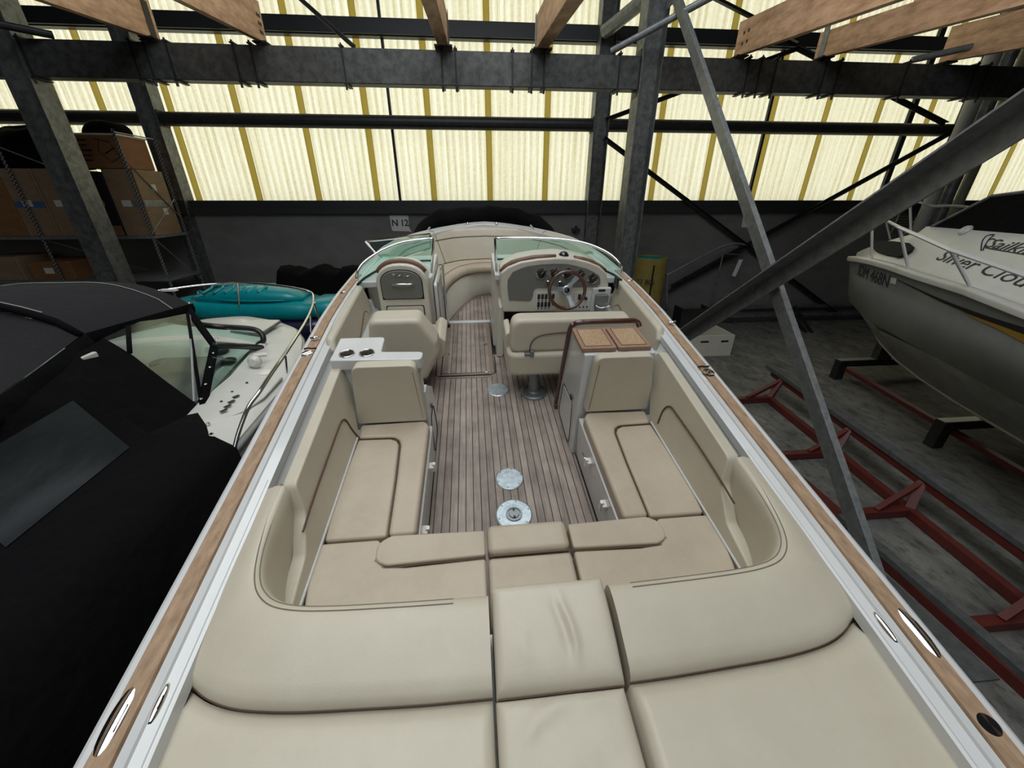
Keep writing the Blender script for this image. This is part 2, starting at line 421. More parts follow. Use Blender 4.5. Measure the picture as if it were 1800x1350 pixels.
def floor_mat():
    m = mat('concrete_floor', (.17, .17, .155), .8)
    nt = m.node_tree; b = nt.nodes['Principled BSDF']; tc = nt.nodes.new('ShaderNodeTexCoord')
    def nz(scale, lo, hi, c1, c2, det=7):
        mp = nt.nodes.new('ShaderNodeMapping'); mp.inputs['Scale'].default_value = scale; mp.inputs['Rotation'].default_value = (0, 0, .25)
        n = nt.nodes.new('ShaderNodeTexNoise'); n.inputs['Scale'].default_value = 1; n.inputs['Detail'].default_value = det; n.inputs['Roughness'].default_value = .7
        r = nt.nodes.new('ShaderNodeValToRGB'); r.color_ramp.elements[0].position = lo; r.color_ramp.elements[1].position = hi
        r.color_ramp.elements[0].color = (*c1, 1); r.color_ramp.elements[1].color = (*c2, 1)
        nt.links.new(tc.outputs['Object'], mp.inputs[0]); nt.links.new(mp.outputs[0], n.inputs['Vector']); nt.links.new(n.outputs[0], r.inputs[0]); return r.outputs[0]
    a = nz((3, 1.4, 1), .3, .7, (.065, .065, .058), (.21, .205, .188))
    c = nz((9, 5, 1), .36, .50, (.30, .30, .30), (1, 1, 1))
    mx = nt.nodes.new('ShaderNodeMix'); mx.data_type = 'RGBA'; mx.blend_type = 'MULTIPLY'; mx.inputs['Factor'].default_value = .8
    nt.links.new(a, mx.inputs['A']); nt.links.new(c, mx.inputs['B']); nt.links.new(mx.outputs['Result'], b.inputs['Base Color'])
    return m
M['floor'] = floor_mat()

# =================================================================== THE HALL
WY_ = 10.9
struct('floor', box(-17, 24, -12, 11.2, -.2, 0), M['floor'])
struct('ceiling', join(box(-17, 24, -12, -4.0, 9.2, 9.4), box(-17, 24, 6.0, 11.3, 9.2, 9.4), box(-17, -3.5, -4, 6, 9.2, 9.4), box(3.5, 24, -4, 6, 9.2, 9.4)), M['roof'])
struct('wall_left', box(-17.2, -17, -12, 11.2, 0, 9.4), M['roof'])
struct('wall_right', box(24, 24.2, -12, 11.2, 0, 9.4), M['roof'])
struct('wall_front', box(-17, 24, -12.2, -12, 0, 9.4), M['roof'])
struct('wall_back', box(-17, 24, 10.55, 11.2, 0, 3.02), M['concrete_wall'])
struct('trim_1', join(box(-17, 24, 10.5, 10.85, 3.02, 3.27), box(-17, 24, 10.44, 10.5, 2.98, 3.12)), M['girt'])
# girts: lipped channel across the cladding
struct('trim_2', join(box(-17, 24, 10.62, 10.80, 6.52, 6.68), box(-17, 24, 10.55, 10.62, 6.40, 6.56), box(-17, 24, 10.62, 10.80, 6.38, 6.42)), M['girt'])
k = 0
for i in range(-9, 15):
    x0 = .34+1.4*i; x1 = x0+1.4
    n = 48
    secs = []
    for z in (3.1, 9.2):
        secs.append([(x0+(x1-x0)*j/n, WY_+.018*math.sin(2*math.pi*(x1-x0)*j/n/.155), z) for j in range(n+1)])
    k += 1
    struct('window_%d' % k, loft(secs), M['sheet'], smooth=True)
    struct('trim_%d' % (k+2), box(x0-.07, x0+.07, WY_-.045, WY_-.03, 3.27, 9.2), M['batten'])

# round wall tubes between the wall columns
WC = [-6.88, 2.93, 12.35]
def flanged(x0, x1, y, z, r):
    r = .135
    return join(tube([(x0+.03, y, z), (x1-.03, y, z)], r, 16), box(x0, x0+.03, y-.15, y+.15, z-.15, z+.15), box(x1-.03, x1, y-.15, y+.15, z-.15, z+.15))
for a, b, lab in ((-17, WC[0]-.17, 'dark round steel wall tube left of the far left wall column'), (WC[0]+.17, WC[1]-.17, 'long dark round steel tube spanning the middle wall bay'),
                  (WC[1]+.17, WC[2]-.17, 'dark round steel wall tube in the crossed-brace bay'), (WC[2]+.17, 24, 'dark round wall tube right of the far right column')):
    solo('wall_tube', flanged(a, b, 10.55, 4.86, .105), M['galv_dark'], lab, 'steel tube', smooth=False, group='round wall tubes')
for x, lab in zip(WC, ('steel wall column beside the storage rack', 'steel wall column behind the bow at centre', 'dark steel wall column beside the grey vertical pipes')):
    t = thing('steel_column', lab, 'column', (x, 10.55, 0), 'steel columns')
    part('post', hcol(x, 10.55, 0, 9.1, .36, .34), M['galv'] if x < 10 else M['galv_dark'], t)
    part('base_plate', box(x-.25, x+.25, 10.3, 10.8, 0, .03), M['galv_dark'], t)
NC = [-6.9, 3.0]
for x, lab in zip(NC, ('thick galvanised column nearest on the left, in front of the cardboard boxes', 'thick galvanised column standing just right of the long boat')):
    t = thing('steel_column', lab, 'column', (x, 8.06, 0), 'steel columns')
    part('post', hcol(x, 8.06, 0, 9.1, .36, .36), M['galv'], t)
    part('connection_plate', join(box(x-.19, x-.18, 7.95, 8.15, 4.9, 5.55), box(x-.205, x-.19, 7.98, 8.0, 5.35, 5.38)), M['galv_dark'], t)
    part('base_plate', box(x-.28, x+.28, 7.8, 8.32, 0, .03), M['galv_dark'], t)
# thin vertical sag rods against the sheets
for i, (x, lab) in enumerate(((-1.89, 'thin dark vertical rod left of the bow cover'), (7.16, 'thin dark vertical rod behind the crossed braces'), (10.93, 'dark vertical rod beside the far right column'))):
    w = .055 if i < 2 else .13
    solo('sag_rod', box(x-w/2, x+w/2, 10.72, 10.8, 3.27, 9.1), M['galv_dark'], lab, 'steel rod', group='vertical wall rods')

# big galvanised beam carrying the joists
BEAM_LAB = {0: 'galvanised box beam stub left of the near left column', 1: 'long galvanised box beam carrying joists between the near columns', 2: 'galvanised box beam continuing right of the middle near column'}
straps = [48, 238, 262, 300, 415, 445, 603, 776, 801, 901, 935, 957, 1090, 1318, 1340, 1367, 1455, 1480, 1600, 1722, 1744]
for bi, (a, b) in enumerate(((-12, -7.09), (-6.71, 2.81), (3.19, 14.5))):
    t = thing('steel_beam', BEAM_LAB[bi], 'beam', (a, 8.05, 5.0), 'box beams under the joists')
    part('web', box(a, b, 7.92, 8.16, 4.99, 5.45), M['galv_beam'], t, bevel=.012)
    for px in straps:
        X = aY(px, 110, 7.9)[0]
        if a < X < b:
            part('strap', join(box(X-.012, X+.012, 7.90, 7.915, 4.94, 5.50), tube([(X, 7.905, 4.90), (X, 7.905, 4.97)], .018, 6), box(X-.03, X+.03, 7.89, 8.18, 4.965, 4.985), box(X-.03, X+.03, 7.89, 8.18, 5.455, 5.475)), M['galv_dark'], t)
# timber joists running back over the camera, sloping down towards it
SL = math.tan(math.radians(5.9))
def joist(xf_, sgn, yend, h, lab, w=.10, z0=5.50, kinks=()):
    x0, x1 = (xf_-w, xf_) if sgn < 0 else (xf_, xf_+w)
    t = thing('timber_joist', lab, 'joist', (xf_, yend, z0), 'timber joists overhead')
    n = 2
    ol = [(yend, z0), (yend, z0+h), (-2.0, z0+h-(yend+2)*SL), (-2.0, z0-(yend+2)*SL)]
    part('plank', yz(ol, x0, x1), M['timber'], t, bevel=.004, seg=1)
    return t, x0, x1
def bracket(t, x0, x1, y, z0, side):
    X = x1+.006 if side > 0 else x0-.012
    part('bracket', box(X, X+.008, y-.16, y-.04, z0-.02, z0+.42), M['galv_dark'] if side > 0 else M['galv_light'], t)
    part('bracket', box(x0-.05, x1+.06, y-.22, y, z0-.035, z0-.015), M['galv_dark'], t)
J = [(-4.76, -1, 'wide timber joist at far left above the shelving', .55, .10), (-3.19, -1, 'second timber joist from the left with a row of bolts', .50, .09), (-.36, -1, 'slim timber joist above the bow seat, seen from below', .42, .17),
     (1.04, 1, 'timber joist just left of the middle column', .42, .19), (4.48, 1, 'wide bright timber joist at upper right with four bolts', .46, .10), (5.95, 1, 'timber joist behind the bright one, with white bracket', .36, .11),
     (8.33, 1, 'timber joist at the far right edge of the photo', .50, .10)]
for i, (x, s, lab, h, w) in enumerate(J):
    t, x0, x1 = joist(x, s, 8.05, h, lab, w)
    if i in (0, 2, 3, 5): bracket(t, x0, x1, 8.0, 5.5, -1 if i in (3, 5) else 1)
    else: part('bracket', box(x0-.05, x1+.06, 7.85, 8.05, 5.465, 5.485), M['galv_dark'], t)
    if i in (1, 4):
        fx = x1 if s < 0 else x0
        for dy, dz in ((.2, .12), (.32, .12), (.2, .26), (.32, .26)) if i == 4 else ((.1, .1), (.16, .1), (.1, .2), (.16, .2), (.1, .3), (.16, .3)):
            part('bolt', box(fx-.008, fx+.008, 8.05-dy-.018, 8.05-dy+.018, 5.5+dz-.02, 5.5+dz+.02), M['galv_dark'], t)
# round roof braces clamped on the beam
def rod(name, pts, r, mt, lab, cat='steel brace', group=None):
    return solo(name, tube(pts, r, 12), mt, lab, cat, smooth=False, group=group)
rod('round_brace', [(2.30, 7.95, 5.50), aY(1240, 0, 7.3), tuple(np.array(aY(1240, 0, 7.3))*2-np.array((2.30, 7.95, 5.50)))], .05, M['galv_light'], 'round steel brace rising right from the beam by the middle column', group='round roof braces')
rod('round_brace', [(7.70, 7.95, 5.50), aY(1800, 62, 7.3), tuple(np.array(aY(1800, 62, 7.3))*2-np.array((7.7, 7.95, 5.5)))], .05, M['galv_light'], 'round steel brace crossing the far right joist', group='round roof braces')
rod('round_brace', [(-6.2, 7.95, 5.50), aY(0, 43, 7.6), tuple(np.array(aY(0, 43, 7.6))*2-np.array((-6.2, 7.95, 5.5)))], .05, M['galv_dark'], 'round steel brace in the upper left corner by the column', group='round roof braces')
rod('round_brace', [aY(622, 82, 8.1), aY(530, 0, 8.6), tuple(np.array(aY(530, 0, 8.6))*2-np.array(aY(622, 82, 8.1)))], .035, M['galv_dark'], 'thin dark brace rising left from the beam, between second and third joists', group='round roof braces')
# fat tube tying the middle wall column to the near column
rod('tie_tube', [aY(1063, 56, 10.35), tuple(np.array(aY(1130, 2, 9.4))), tuple(2*np.array(aY(1130, 2, 9.4))-np.array(aY(1063, 56, 10.35)))], .125, M['galv_light'], 'fat pale round tube between the two middle columns', 'steel tube')
# wall-plane cross braces
def wb(p, q, lab, w=.09, y=10.42, mt='galv_dark'):
    return solo('wall_brace', angle_bar(aY(*p, y), aY(*q, y), w, .015, (0, -1, 0)), M[mt], lab, 'steel brace', group='crossed wall braces')
wb((1063, 240), (1470, 548), 'dark flat brace running down right from the middle wall column')
wb((1668, 237), (1180, 506), 'dark flat brace running down left from the far right column')
wb((1064, 207), (1400, 82), 'dark brace rising right from the middle wall column behind the beam')
wb((1400, 80), (1662, 215), 'dark brace falling right to the far right column behind the beam')
wb((1400, 76), (1253, 1), 'dark brace rising left behind the bright joist')
for px, X_ in ((1070, 205), (1072, 238)): pass
# free-standing crossed braces between the frames
b1a, b1b = Vector((3.12, 7.72, 6.12)), Vector((3.10, 1.42, 0.0))
t = thing('diagonal_brace', 'long galvanised angle brace falling steeply to the floor beside the boat', 'steel brace', tuple(b1b))
def lbar(p0, p1, du, dv, w, th):
    p0, p1, du, dv = Vector(p0), Vector(p1), Vector(du), Vector(dv)
    d = (p1-p0).normalized(); du = (du-d*du.dot(d)).normalized(); dv = (dv-d*dv.dot(d)-du*dv.dot(du)).normalized()
    pr = [(0, 0), (w, 0), (w, th), (th, th), (th, w), (0, w)]
    V = [tuple(p+du*a+dv*b) for p in (p0, p1) for a, b in pr]
    return V, [(0, 1, 2, 3, 4, 5)[::-1], tuple(range(6, 12))]+[(i, (i+1) % 6, 6+(i+1) % 6, 6+i) for i in range(6)]
_o = Vector((-.03, -.07, -.07))
part('bar', lbar(b1a+_o, b1b+_o, (0, 1, 1), (1, 0, 0), .165, .014), M['galv_light'], t)
part('gusset_plate', prism([(0, 0), (.16, 0), (.12, .3), (0, .3)], 0, .012) if 0 else box(3.10, 3.112, 7.55, 7.86, 6.0, 6.35), M['galv_light'], t)
b2a, b2b = Vector((3.02, 7.05, .05)), Vector((3.02, -.6, 5.9))
t = thing('diagonal_brace', 'long galvanised angle brace rising right across the photo to the upper right', 'steel brace', tuple(b2a))
_u = Vector((0, .61, .79))*.075
part('bar', lbar(b2a+_u, b2b+_u, (0, -.76, -1), (-1, 0, 0), .165, .014), M['galv_light'], t)
c = Vector((3.0, 4.03, 2.50))
part('bolt', lathe([(.028, 0), (.028, .02), (.012, .02), (.012, .035)], n=8, M=plane((3.0, 4.05, 2.42), (0, 1, 0), (0, 0, 1)) @ Matrix.Rotation(math.pi, 4, 'X')), M['galv_light'], t)
# vertical pipes by the far right column
for i, (px0, px1, m_, lab) in enumerate(((1683, 1706, 'rust', 'pale grey vertical pipe next to the far right column'), (1710, 1732, 'galv', 'dark grey vertical pipe, middle of the three pipes'), (1739, 1756, 'olive_pipe', 'olive vertical pipe, rightmost of the three pipes'))):
    a, b = aY(px0, 218, 9.6), aY(px1, 218, 9.6); X = (a[0]+b[0])/2; r = (b[0]-a[0])/2*.85
    solo('vertical_pipe', tube([(X, 9.6, 0), (X, 9.6, 9)], r, 20), M[m_], lab, 'pipe', smooth=False, group='vertical pipes in the right corner')
# sign sheets
def sign(txt, x0, x1, z0, z1, lab, torn=False):
    y = 10.545
    g = xz([(x0, z1), (x0+.02, z0+.02), (x0+.05, z0), (x1-.02, z0-.01), (x1+.04, z0-.03), (x1-.02, z0+.10), (x1, z1)], y, y-.004)
    t = thing('wall_sign', lab, 'sign', (x0, y, z0))
    part('paper', g, M['paper'], t)
    part('lettering', text_g(txt, .21, plane(((x0+x1)/2+.01, y-.006, (z0+z1)/2+.0), (1, 0, 0), (0, 0, 1)), space=.95, offset=.005), M['lettering'], t)
sign('N 12', -2.16, -1.70, 2.58, 2.94, 'white paper sign reading N 12 taped on the concrete wall')
sign('11', aY(1316, 372, 10.54)[0]-.12, aY(1337, 372, 10.54)[0], 2.62, 2.93, 'white paper sign ending in 11, half hidden by the steep brace')
solo('wall_bracket', join(box(2.42, 2.62, 10.44, 10.55, 2.55, 2.62), box(2.5, 2.54, 10.42, 10.55, 2.5, 2.68)), M['galv_dark'], 'small steel bracket on the wall left of the middle wall column', 'bracket')
# pipes along the wall foot, kerb
for z, y, r, lab in ((.22, 10.36, .06, 'lower dark pipe along the foot of the wall'), (.46, 10.42, .06, 'upper dark pipe along the foot of the wall')):
    solo('floor_pipe', tube([(5.6, y, z), (20, y, z)], r, 10), M['galv'], lab, 'pipe', group='pipes along the wall foot')
a = aY(1376, 541, 10.1); b = aY(1432, 539, 10.1)
solo('pipe_stand', join(beam(aZ(1417, 585, 0), (aZ(1417, 585, 0)[0], 10.25, .5), .05, .05), beam(aZ(1428, 585, 0), (aZ(1428, 585, 0)[0], 10.25, .5), .05, .05), box(aZ(1410, 583, 0)[0], aZ(1430, 583, 0)[0], 9.85, 9.93, 0, .03)), M['galv_dark'], 'small black stand under the wall foot pipes', 'stand')
# handrail
t = thing('handrail', 'bent grey tube handrail against the dark wall right of the yellow drum', 'handrail', aZ(1178, 560, 0))
P = [aY(1172, 545, 9.9), aY(1173, 488, 9.9), aY(1180, 480, 9.9), aY(1274, 432, 10.1), aY(1312, 431, 10.3)]
part('top_rail', tube(bez(P, 4), .028, 8), M['galv_light'], t, smooth=True)
part('baluster', tube([aY(1274, 434, 10.1), aY(1250, 540, 10.1)], .022, 6), M['galv'], t)
part('mid_rail', tube([aY(1272, 446, 10.1), aY(1303, 448, 10.2), aY(1312, 440, 10.3)], .02, 6), M['galv'], t)
a = aY(1300, 456, 10.1)
solo('paper_tag', xz([(a[0]-.12, a[2]-.42), (a[0]-.01, a[2]-.44), (a[0]+.08, a[2]), (a[0]-.03, a[2])], 10.08, 10.075), M['paper'], 'small pale tag hanging from the handrail', 'tag')
rod('wall_handrail', [aY(1175, 512, 10.4), aY(1300, 445, 10.4)], .03, M['galv_dark'], 'dark sloping bar on the wall below the bent handrail', 'handrail')
# white slotted crate
t = thing('slotted_crate', 'cream open crate with two hand slots on the floor by the wall', 'crate', (5.3, 8.3, 0))
a, b, c_ = aZ(1283, 625, 0), aY(1302, 565, 7.95), aY(1205, 563, 7.95)
x0, x1, H_ = 4.72, a[0], .56
y0 = 7.95
sl = lambda x: rd([(x-.09, .36), (x+.09, .36), (x+.09, .42), (x-.09, .42)], .03, 3)
def face_with_slots(x0, x1, z1, y, th):
    xs = [x0, 5.28-.10, 5.28+.10, x1-.20, x1-.03, x1]
    xs = [x0, 4.98, 5.18, 5.47, 5.65, x1]
    g = []
    for i in range(5):
        if i in (1, 3): g += [box(xs[i], xs[i+1], y, y+th, 0, .33), box(xs[i], xs[i+1], y, y+th, .38, z1)]
        else: g.append(box(xs[i], xs[i+1], y, y+th, 0, z1))
    return join(*g)
part('front_panel', face_with_slots(x0, x1, .50, y0, .03), M['gel_cream'], t)
part('side_panel', box(x0, x0+.03, y0+.03, 9.3, 0, .50), M['gel_cream'], t)
part('side_panel', box(x1-.03, x1, y0+.03, 9.3, 0, .50), M['gel_cream'], t)
part('base', box(x0+.03, x1-.03, y0+.03, 9.3, 0, .04), M['gel_cream'], t)
for a_, b_ in ((4.98, 5.18), (5.47, 5.65)): part('slot_shade', box(a_, b_, y0+.012, y0+.02, .33, .38), M['dark_hole'], t)  # dark plates in the openings stand for the shade inside the crate
solo('storage_bin', join(box(5.18, 5.95, 9.35, 9.38, 0, .75), box(5.18, 5.21, 9.38, 9.8, 0, .75), box(5.92, 5.95, 9.38, 9.8, 0, .75), box(5.21, 5.92, 9.38, 9.8, 0, .03)), M['galv_dark'], 'dark open bin standing behind the cream slotted crate', 'bin')
# yellow drum with teal liner
X, Y_, = 4.30, 9.75
t = thing('cardboard_drum', 'tall yellow printed cardboard roll with teal inside, by the middle column', 'drum', (X, Y_, 0))
part('shell', lathe([(.40, 0), (.40, 2.0), (.37, 2.0), (.37, .05)], (X, Y_, 0), 32), M['yellow'], t, smooth=False)
part('liner', lathe([(.365, .1), (.365, 1.97), (.345, 1.97), (.345, .1)], (X, Y_, 0), 32), M['teal'], t)
part('overlap_edge', box(X-.08, X-.05, Y_-.425, Y_-.395, .1, 1.85), M['dark_hole'], t)
part('lettering', text_g('77 80S', .16, plane((X-.22, Y_-.40, 1.45), (1, -.35, 0), (0, 0, 1))), M['lettering'], t)
for i in range(4):
    pts = [(X+.39*math.sin(a_), Y_-.392*math.cos(a_), 1.62-.32*i+.06*math.sin(5*a_+i)) for a_ in [k_*.1 for k_ in range(0, 11)]]
    part('printed_line', tube(pts, .008, 5), M['lettering'], t)

# =================================================================== THE LONG OPEN BOAT (boat coordinates, cockpit sole at z = 0)
FR[0] = BOAT
KY = [-1.3, -.6, 0, .35, 1.17, 2.0, 2.8, 3.3, 3.75, 4.2, 4.6, 4.9, 5.15, 5.38, 5.55, 5.64, 5.68]
KW = [1.02, 1.10, 1.15, 1.18, 1.245, 1.30, 1.345, 1.345, 1.32, 1.27, 1.19, 1.08, .88, .62, .36, .17, .0]
def HW(y): return float(np.interp(y, KY, KW))
def ZG(y): return float(np.interp(y, [-1.3, 1.2, 2.8, 3.8, 4.9, 5.7], [.70, .715, .745, .765, .80, .83]))
ys = [float(v) for v in np.interp(np.linspace(0, 1, 60), np.linspace(0, 1, len(KY)), KY)]
boat = thing('motorboat', 'long open wooden-railed motorboat with cream seats, filling the middle of the photo', 'boat', (0, 2.2, -.62))
def ring(f):
    """both sides joined over the bow; f(y, w, z) gives a section for the right side"""
    L = [[(-p[0], p[1], p[2]) for p in f(y, HW(y), ZG(y))] for y in ys]
    R = [f(y, HW(y), ZG(y)) for y in ys[::-1]]
    return L+R[1:]
def nrm(y, w, off, yb=0):
    """inset from the outer edge, measured square to it in plan"""
    e = .02; dw = (HW(y+e)-HW(y-e))/(2*e)
    n = math.hypot(1, dw)
    return (max(w-off/n, 0), y+off*dw/n)
def hull_sec(y, w, z):
    bow = max(0, min(1, (y-2.5)/3.2)); kz = -.62+.75*bow**2.2
    pts = [(w, y, z-.05)]
    for a, b in ((.30, .99), (.55, .93-.12*bow), (.78, .80-.25*bow), (1, 0)):
        pts.append((w*b, y-.25*a*bow, z-.05+(kz-z+.05)*a))
    return pts
part('hull', loft(ring(hull_sec)), M['gel'], boat, smooth=True)
part('transom', prism([(-1.02, -1.3), (1.02, -1.3), (1.02, -1.28), (-1.02, -1.28)], -.5, .65), M['gel'], boat)
def sec(prof):
    def f(y, w, z):
        out = []
        for off, dz in prof:
            x, yy = nrm(y, w, off); out.append((x, yy, z+dz))
        return out
    return f
part('gunwale', loft(ring(sec([(-.004, -.10), (-.012, -.05), (-.006, -.006), (.006, 0), (.022, 0), (.024, -.012), (.09, -.012), (.0905, 0), (.116, .002), (.120, -.006), (.155, -.014), (.158, -.009), (.165, -.011), (.168, -.05)]))), M['gel'], boat)
yt = [v for v in ys if v < 3.72]+[3.72]
for s in (-1, 1):
    secs = []
    for y in yt:
        w, z = HW(y), ZG(y)
        a = [nrm(y, w, .022), nrm(y, w, .028), nrm(y, w, .084), nrm(y, w, .090)]
        secs.append([(s*p[0], p[1], z+dz) for p, dz in zip(a, (-.01, .006, .006, -.01))])
    part('teak_rail', loft(secs), M['rail_teak'], boat)
# inner side deck and liner
for s in (-1, 1):
    se = []
    for y in [v for v in ys if 1.22 <= v <= 3.45]+[3.45]:
        w, z = HW(y), ZG(y)
        se.append([(s*(w-o), y, h) for o, h in ((.160, z-.03), (.175, z-.13), (.215, z-.135), (.225, z-.15), (.235, z-.22), (.26, z-.23), (.28, z-.35), (.30, 0.0))])
    part('side_liner', loft(se), M['gel'], boat, smooth=True)
    se = [[(s*nrm(y, HW(y), .150)[0], y, ZG(y)-.01), (s*nrm(y, HW(y), .166)[0], y, ZG(y)-.03), (s*(HW(y)-.150), y, ZG(y)-.06), (s*(HW(y)-.152), y, ZG(y)-.16)] for y in ys if y <= 1.3]
    part('aft_side_deck', loft(se), M['gel'], boat, smooth=True)
part('sun_deck_base', box(-.95, .95, -1.25, .62, .30, .41), M['gel_cream'], boat)
part('aft_bulkhead', box(-1.0, 1.0, .58, .66, -.05, .40), M['gel'], boat)

# cockpit sole
sole = part('teak_sole', prism([(-.505, .7), (.505, .7), (.505, 2.50), (1.05, 2.62), (1.05, 3.44), (-.02, 3.44), (-.0, 4.22), (-.47, 4.22), (-.52, 3.44), (-1.05, 3.44), (-1.05, 2.35), (-.505, 2.25)], -.02, 0), M['teak'], boat)
arc = [(-.50, 4.22), (-.46, 4.33), (-.40, 4.52), (-.31, 4.77), (-.2, 5.0), (-.1, 5.1), (0, 5.14)]
arcf = bez(arc, 4); arcf = [(p[0], p[1]) if len(p) > 1 else p for p in arcf]
full = arcf+[(-x, y) for x, y in arcf[:-1]][::-1]
part('bow_sole', prism(full, -.02, .0), M['teak'], boat)
part('margin_plank', join(tube([(p[0]+.035, p[1]-.03, .001) for p in full[:len(arcf)]], .0)) if 0 else loft([[(x*k_, 4.22+(y-4.22)*k_, .003) for k_ in (1, .93)] for x, y in full]), M['teak_plain'], boat)
part('bow_step', box(-.49, -.0, 4.19, 4.25, -.01, .012), M['gel'], boat, bevel=.003)
# the hatch lid in the gangway
t = part('hatch_border', join(box(-.52, -.06, 3.07, 3.10, .0, .004), box(-.50, -.46, 3.1, 4.18, 0, .004), box(-.06, -.02, 3.1, 4.18, 0, .004), box(-.55, -.03, 3.015, 3.045, 0, .004)), M['teak_plain'], boat)
part('hatch_seam', join(box(-.515, -.07, 3.097, 3.102, 0, .006), box(-.54, -.05, 3.052, 3.060, 0, .006), box(-.522, -.517, 3.08, 4.18, 0, .006), box(-.018, -.013, 3.08, 4.18, 0, .006),
     tube([(-.54, 3.056, .002), (-.57, 3.09, .002), (-.575, 3.3, .002)], .004, 4), tube([(-.05, 3.056, .002), (-.005, 3.09, .002), (0, 3.4, .002)], .004, 4)), M['dark_hole'], boat)
for p in (bZp(855, 655, 0), bZp(853, 605, 0), bZp(850, 566, 0), bZp(789, 623, 0)):
    part('deck_latch', lathe([(.022, 0), (.022, .004), (.012, .006)], (p[0], p[1], .002), 14), M['chrome'], boat)
# table and seat sockets
def disc(px, py, r, name, m_, extra=0):
    x, y, _ = bZp(px, py, 0)
    o = part(name, lathe([(r, 0), (r, .004), (r*.93, .008), (r*.6, .008), (r*.6, .006), (.001, .006)], (x, y, .001), 36), M[m_], boat)
    for k_ in range(6):
        a = k_*math.pi/3+.3
        part('screw_head', lathe([(.006, 0), (.006, .002), (.001, .003)], (x+r*.85*math.cos(a), y+r*.85*math.sin(a), .008), 8), M['steel_grey'], o)
    if extra:
        part('socket_ring', lathe([(r*.45, 0), (r*.45, .008), (r*.36, .008), (r*.36, .002), (r*.28, .002), (r*.26, .008), (r*.03, .008)], (x, y, .007), 28), M['steel_grey'], o)
        part('socket_pin', join(box(x-.006, x+.006, y-.03, y-.02, .018, .022), box(x-.006, x+.006, y+.02, y+.03, .018, .022)), M['black'], o)
    return o
disc(903.5, 905, .113, 'table_socket', 'satin', 1)
disc(895.5, 842, .094, 'deck_plate', 'satin')
disc(875.5, 686, .098, 'deck_plate', 'satin')

# seat boxes along both sides (white faces to the gangway)
for s in (-1, 1):
    fx = .505
    part('seat_box', join(xz([(s*fx, 0), (s*(fx-.02), .35), (s*1.0, .35), (s*1.0, 0)], .98, 1.95)), M['gel'], boat, bevel=.008, seg=2)
    ys_, zs_ = (1.28, .13) if s < 0 else (1.30, .13)
    X = s*(fx-.012)
    vent = part('speaker_grille', lathe([(.07, 0), (.07, .01), (.055, .014), (.01, .012)], n=24, M=plane((X, 1.13, .15), (0, s, 0), (0, 0, 1))), M['white_plastic'], boat)
    for k_ in range(4):
        part('speaker_slot', box(X-s*.015-.002, X-s*.015+.002, 1.095+.02*k_, 1.103+.02*k_, .11, .19), M['dark_hole'], vent)
    for yy in ((1.66, 1.22) if s < 0 else (1.62, 1.30)):
        part('seat_catch', join(box(X-s*.03 if s > 0 else X, X if s > 0 else X+.03, yy-.025, yy+.025, .25, .285), box(X-s*.04 if s > 0 else X+.02, X-s*.02 if s > 0 else X+.04, yy-.012, yy+.012, .235, .30)), M['white_plastic'], boat, bevel=.004, seg=2)
    part('courtesy_light', box(X-.012, X+.012, 1.72, 1.78, .17, .20), M['chrome'], boat, bevel=.008)
    part('kick_strip', box(s*fx-.004, s*fx+.004, 1.0, 1.95, 0, .02), M['dark_hole'], boat)

# --- windshield and consoles
def coam_inner(y): return HW(y)-.165
port_side = thing
FZ = .80
# port console block (passenger side)
pc = thing('dash_console', 'small cream glovebox console on the left, in front of the passenger seat', 'console', (-.8, 3.8, 0))
def arch(x0, x1, z0, zs, zt, n=14, p=2.3):
    """arched outline in x,z"""
    c = (x0+x1)/2; a = (x1-x0)/2
    pts = [(x0, z0)]
    for k_ in range(n+1):
        th = math.pi-math.pi*k_/n
        cx_, sx_ = math.cos(th), math.sin(th)
        pts.append((c+a*math.copysign(abs(cx_)**(2/p), cx_), zs+(zt-zs)*abs(sx_)**(2/p)))
    pts.append((x1, z0)); return pts
part('body', xz([(-1.16, 0), (-1.16, .78), (-.56, .80), (-.55, 0)], 3.52, 4.18), M['gel_cream'], pc, bevel=.02)
face = arch(-1.03, -.585, .12, .78, .965)
part('face_panel', xz(face, 3.36, 3.60), M['gel_cream'], pc, bevel=.018, seg=3)
g = arch(-.985, -.635, .66, .80, .915, 12)
g = rd(g, [.03]+[0]*(len(g)-2)+[.03], 4)
gp = part('glovebox_lid', xz(g, 3.345, 3.37), M['grey_panel'], pc, bevel=.006, seg=2)
part('lid_handle', tube(bez([(-.90, 3.335, .80), (-.86, 3.32, .803), (-.80, 3.315, .806), (-.74, 3.32, .803), (-.70, 3.335, .80)], 4), [.004]*2+[.008]*13+[.004]*2, 8), M['chrome'], gp, smooth=True)
part('maker_emblem', join(tube(bez([(-.87, 3.342, .875), (-.85, 3.340, .89), (-.83, 3.340, .87), (-.80, 3.340, .885), (-.77, 3.340, .865), (-.73, 3.340, .88)], 3), .005, 6), lathe([(.012, 0), (.010, .005), (.002, .006)], n=12, M=plane((-.865, 3.345, .885), (1, 0, 0), (0, 0, 1)))), M['chrome'], gp)
dl = part('lower_door', xz(rd([(-.97, .34), (-.645, .34), (-.645, .585), (-.97, .585)], .02, 3), 3.348, 3.37), M['gel_cream'], pc, bevel=.004, seg=2)
part('door_knob', lathe([(.017, 0), (.017, .008), (.008, .012)], n=16, M=plane((-.808, 3.348, .535), (1, 0, 0), (0, 0, 1))), M['varnish'], dl)
part('door_gap', xz(rd([(-.978, .333), (-.637, .333), (-.637, .592), (-.978, .592)], .02, 3), 3.357, 3.361), M['dark_hole'], pc)
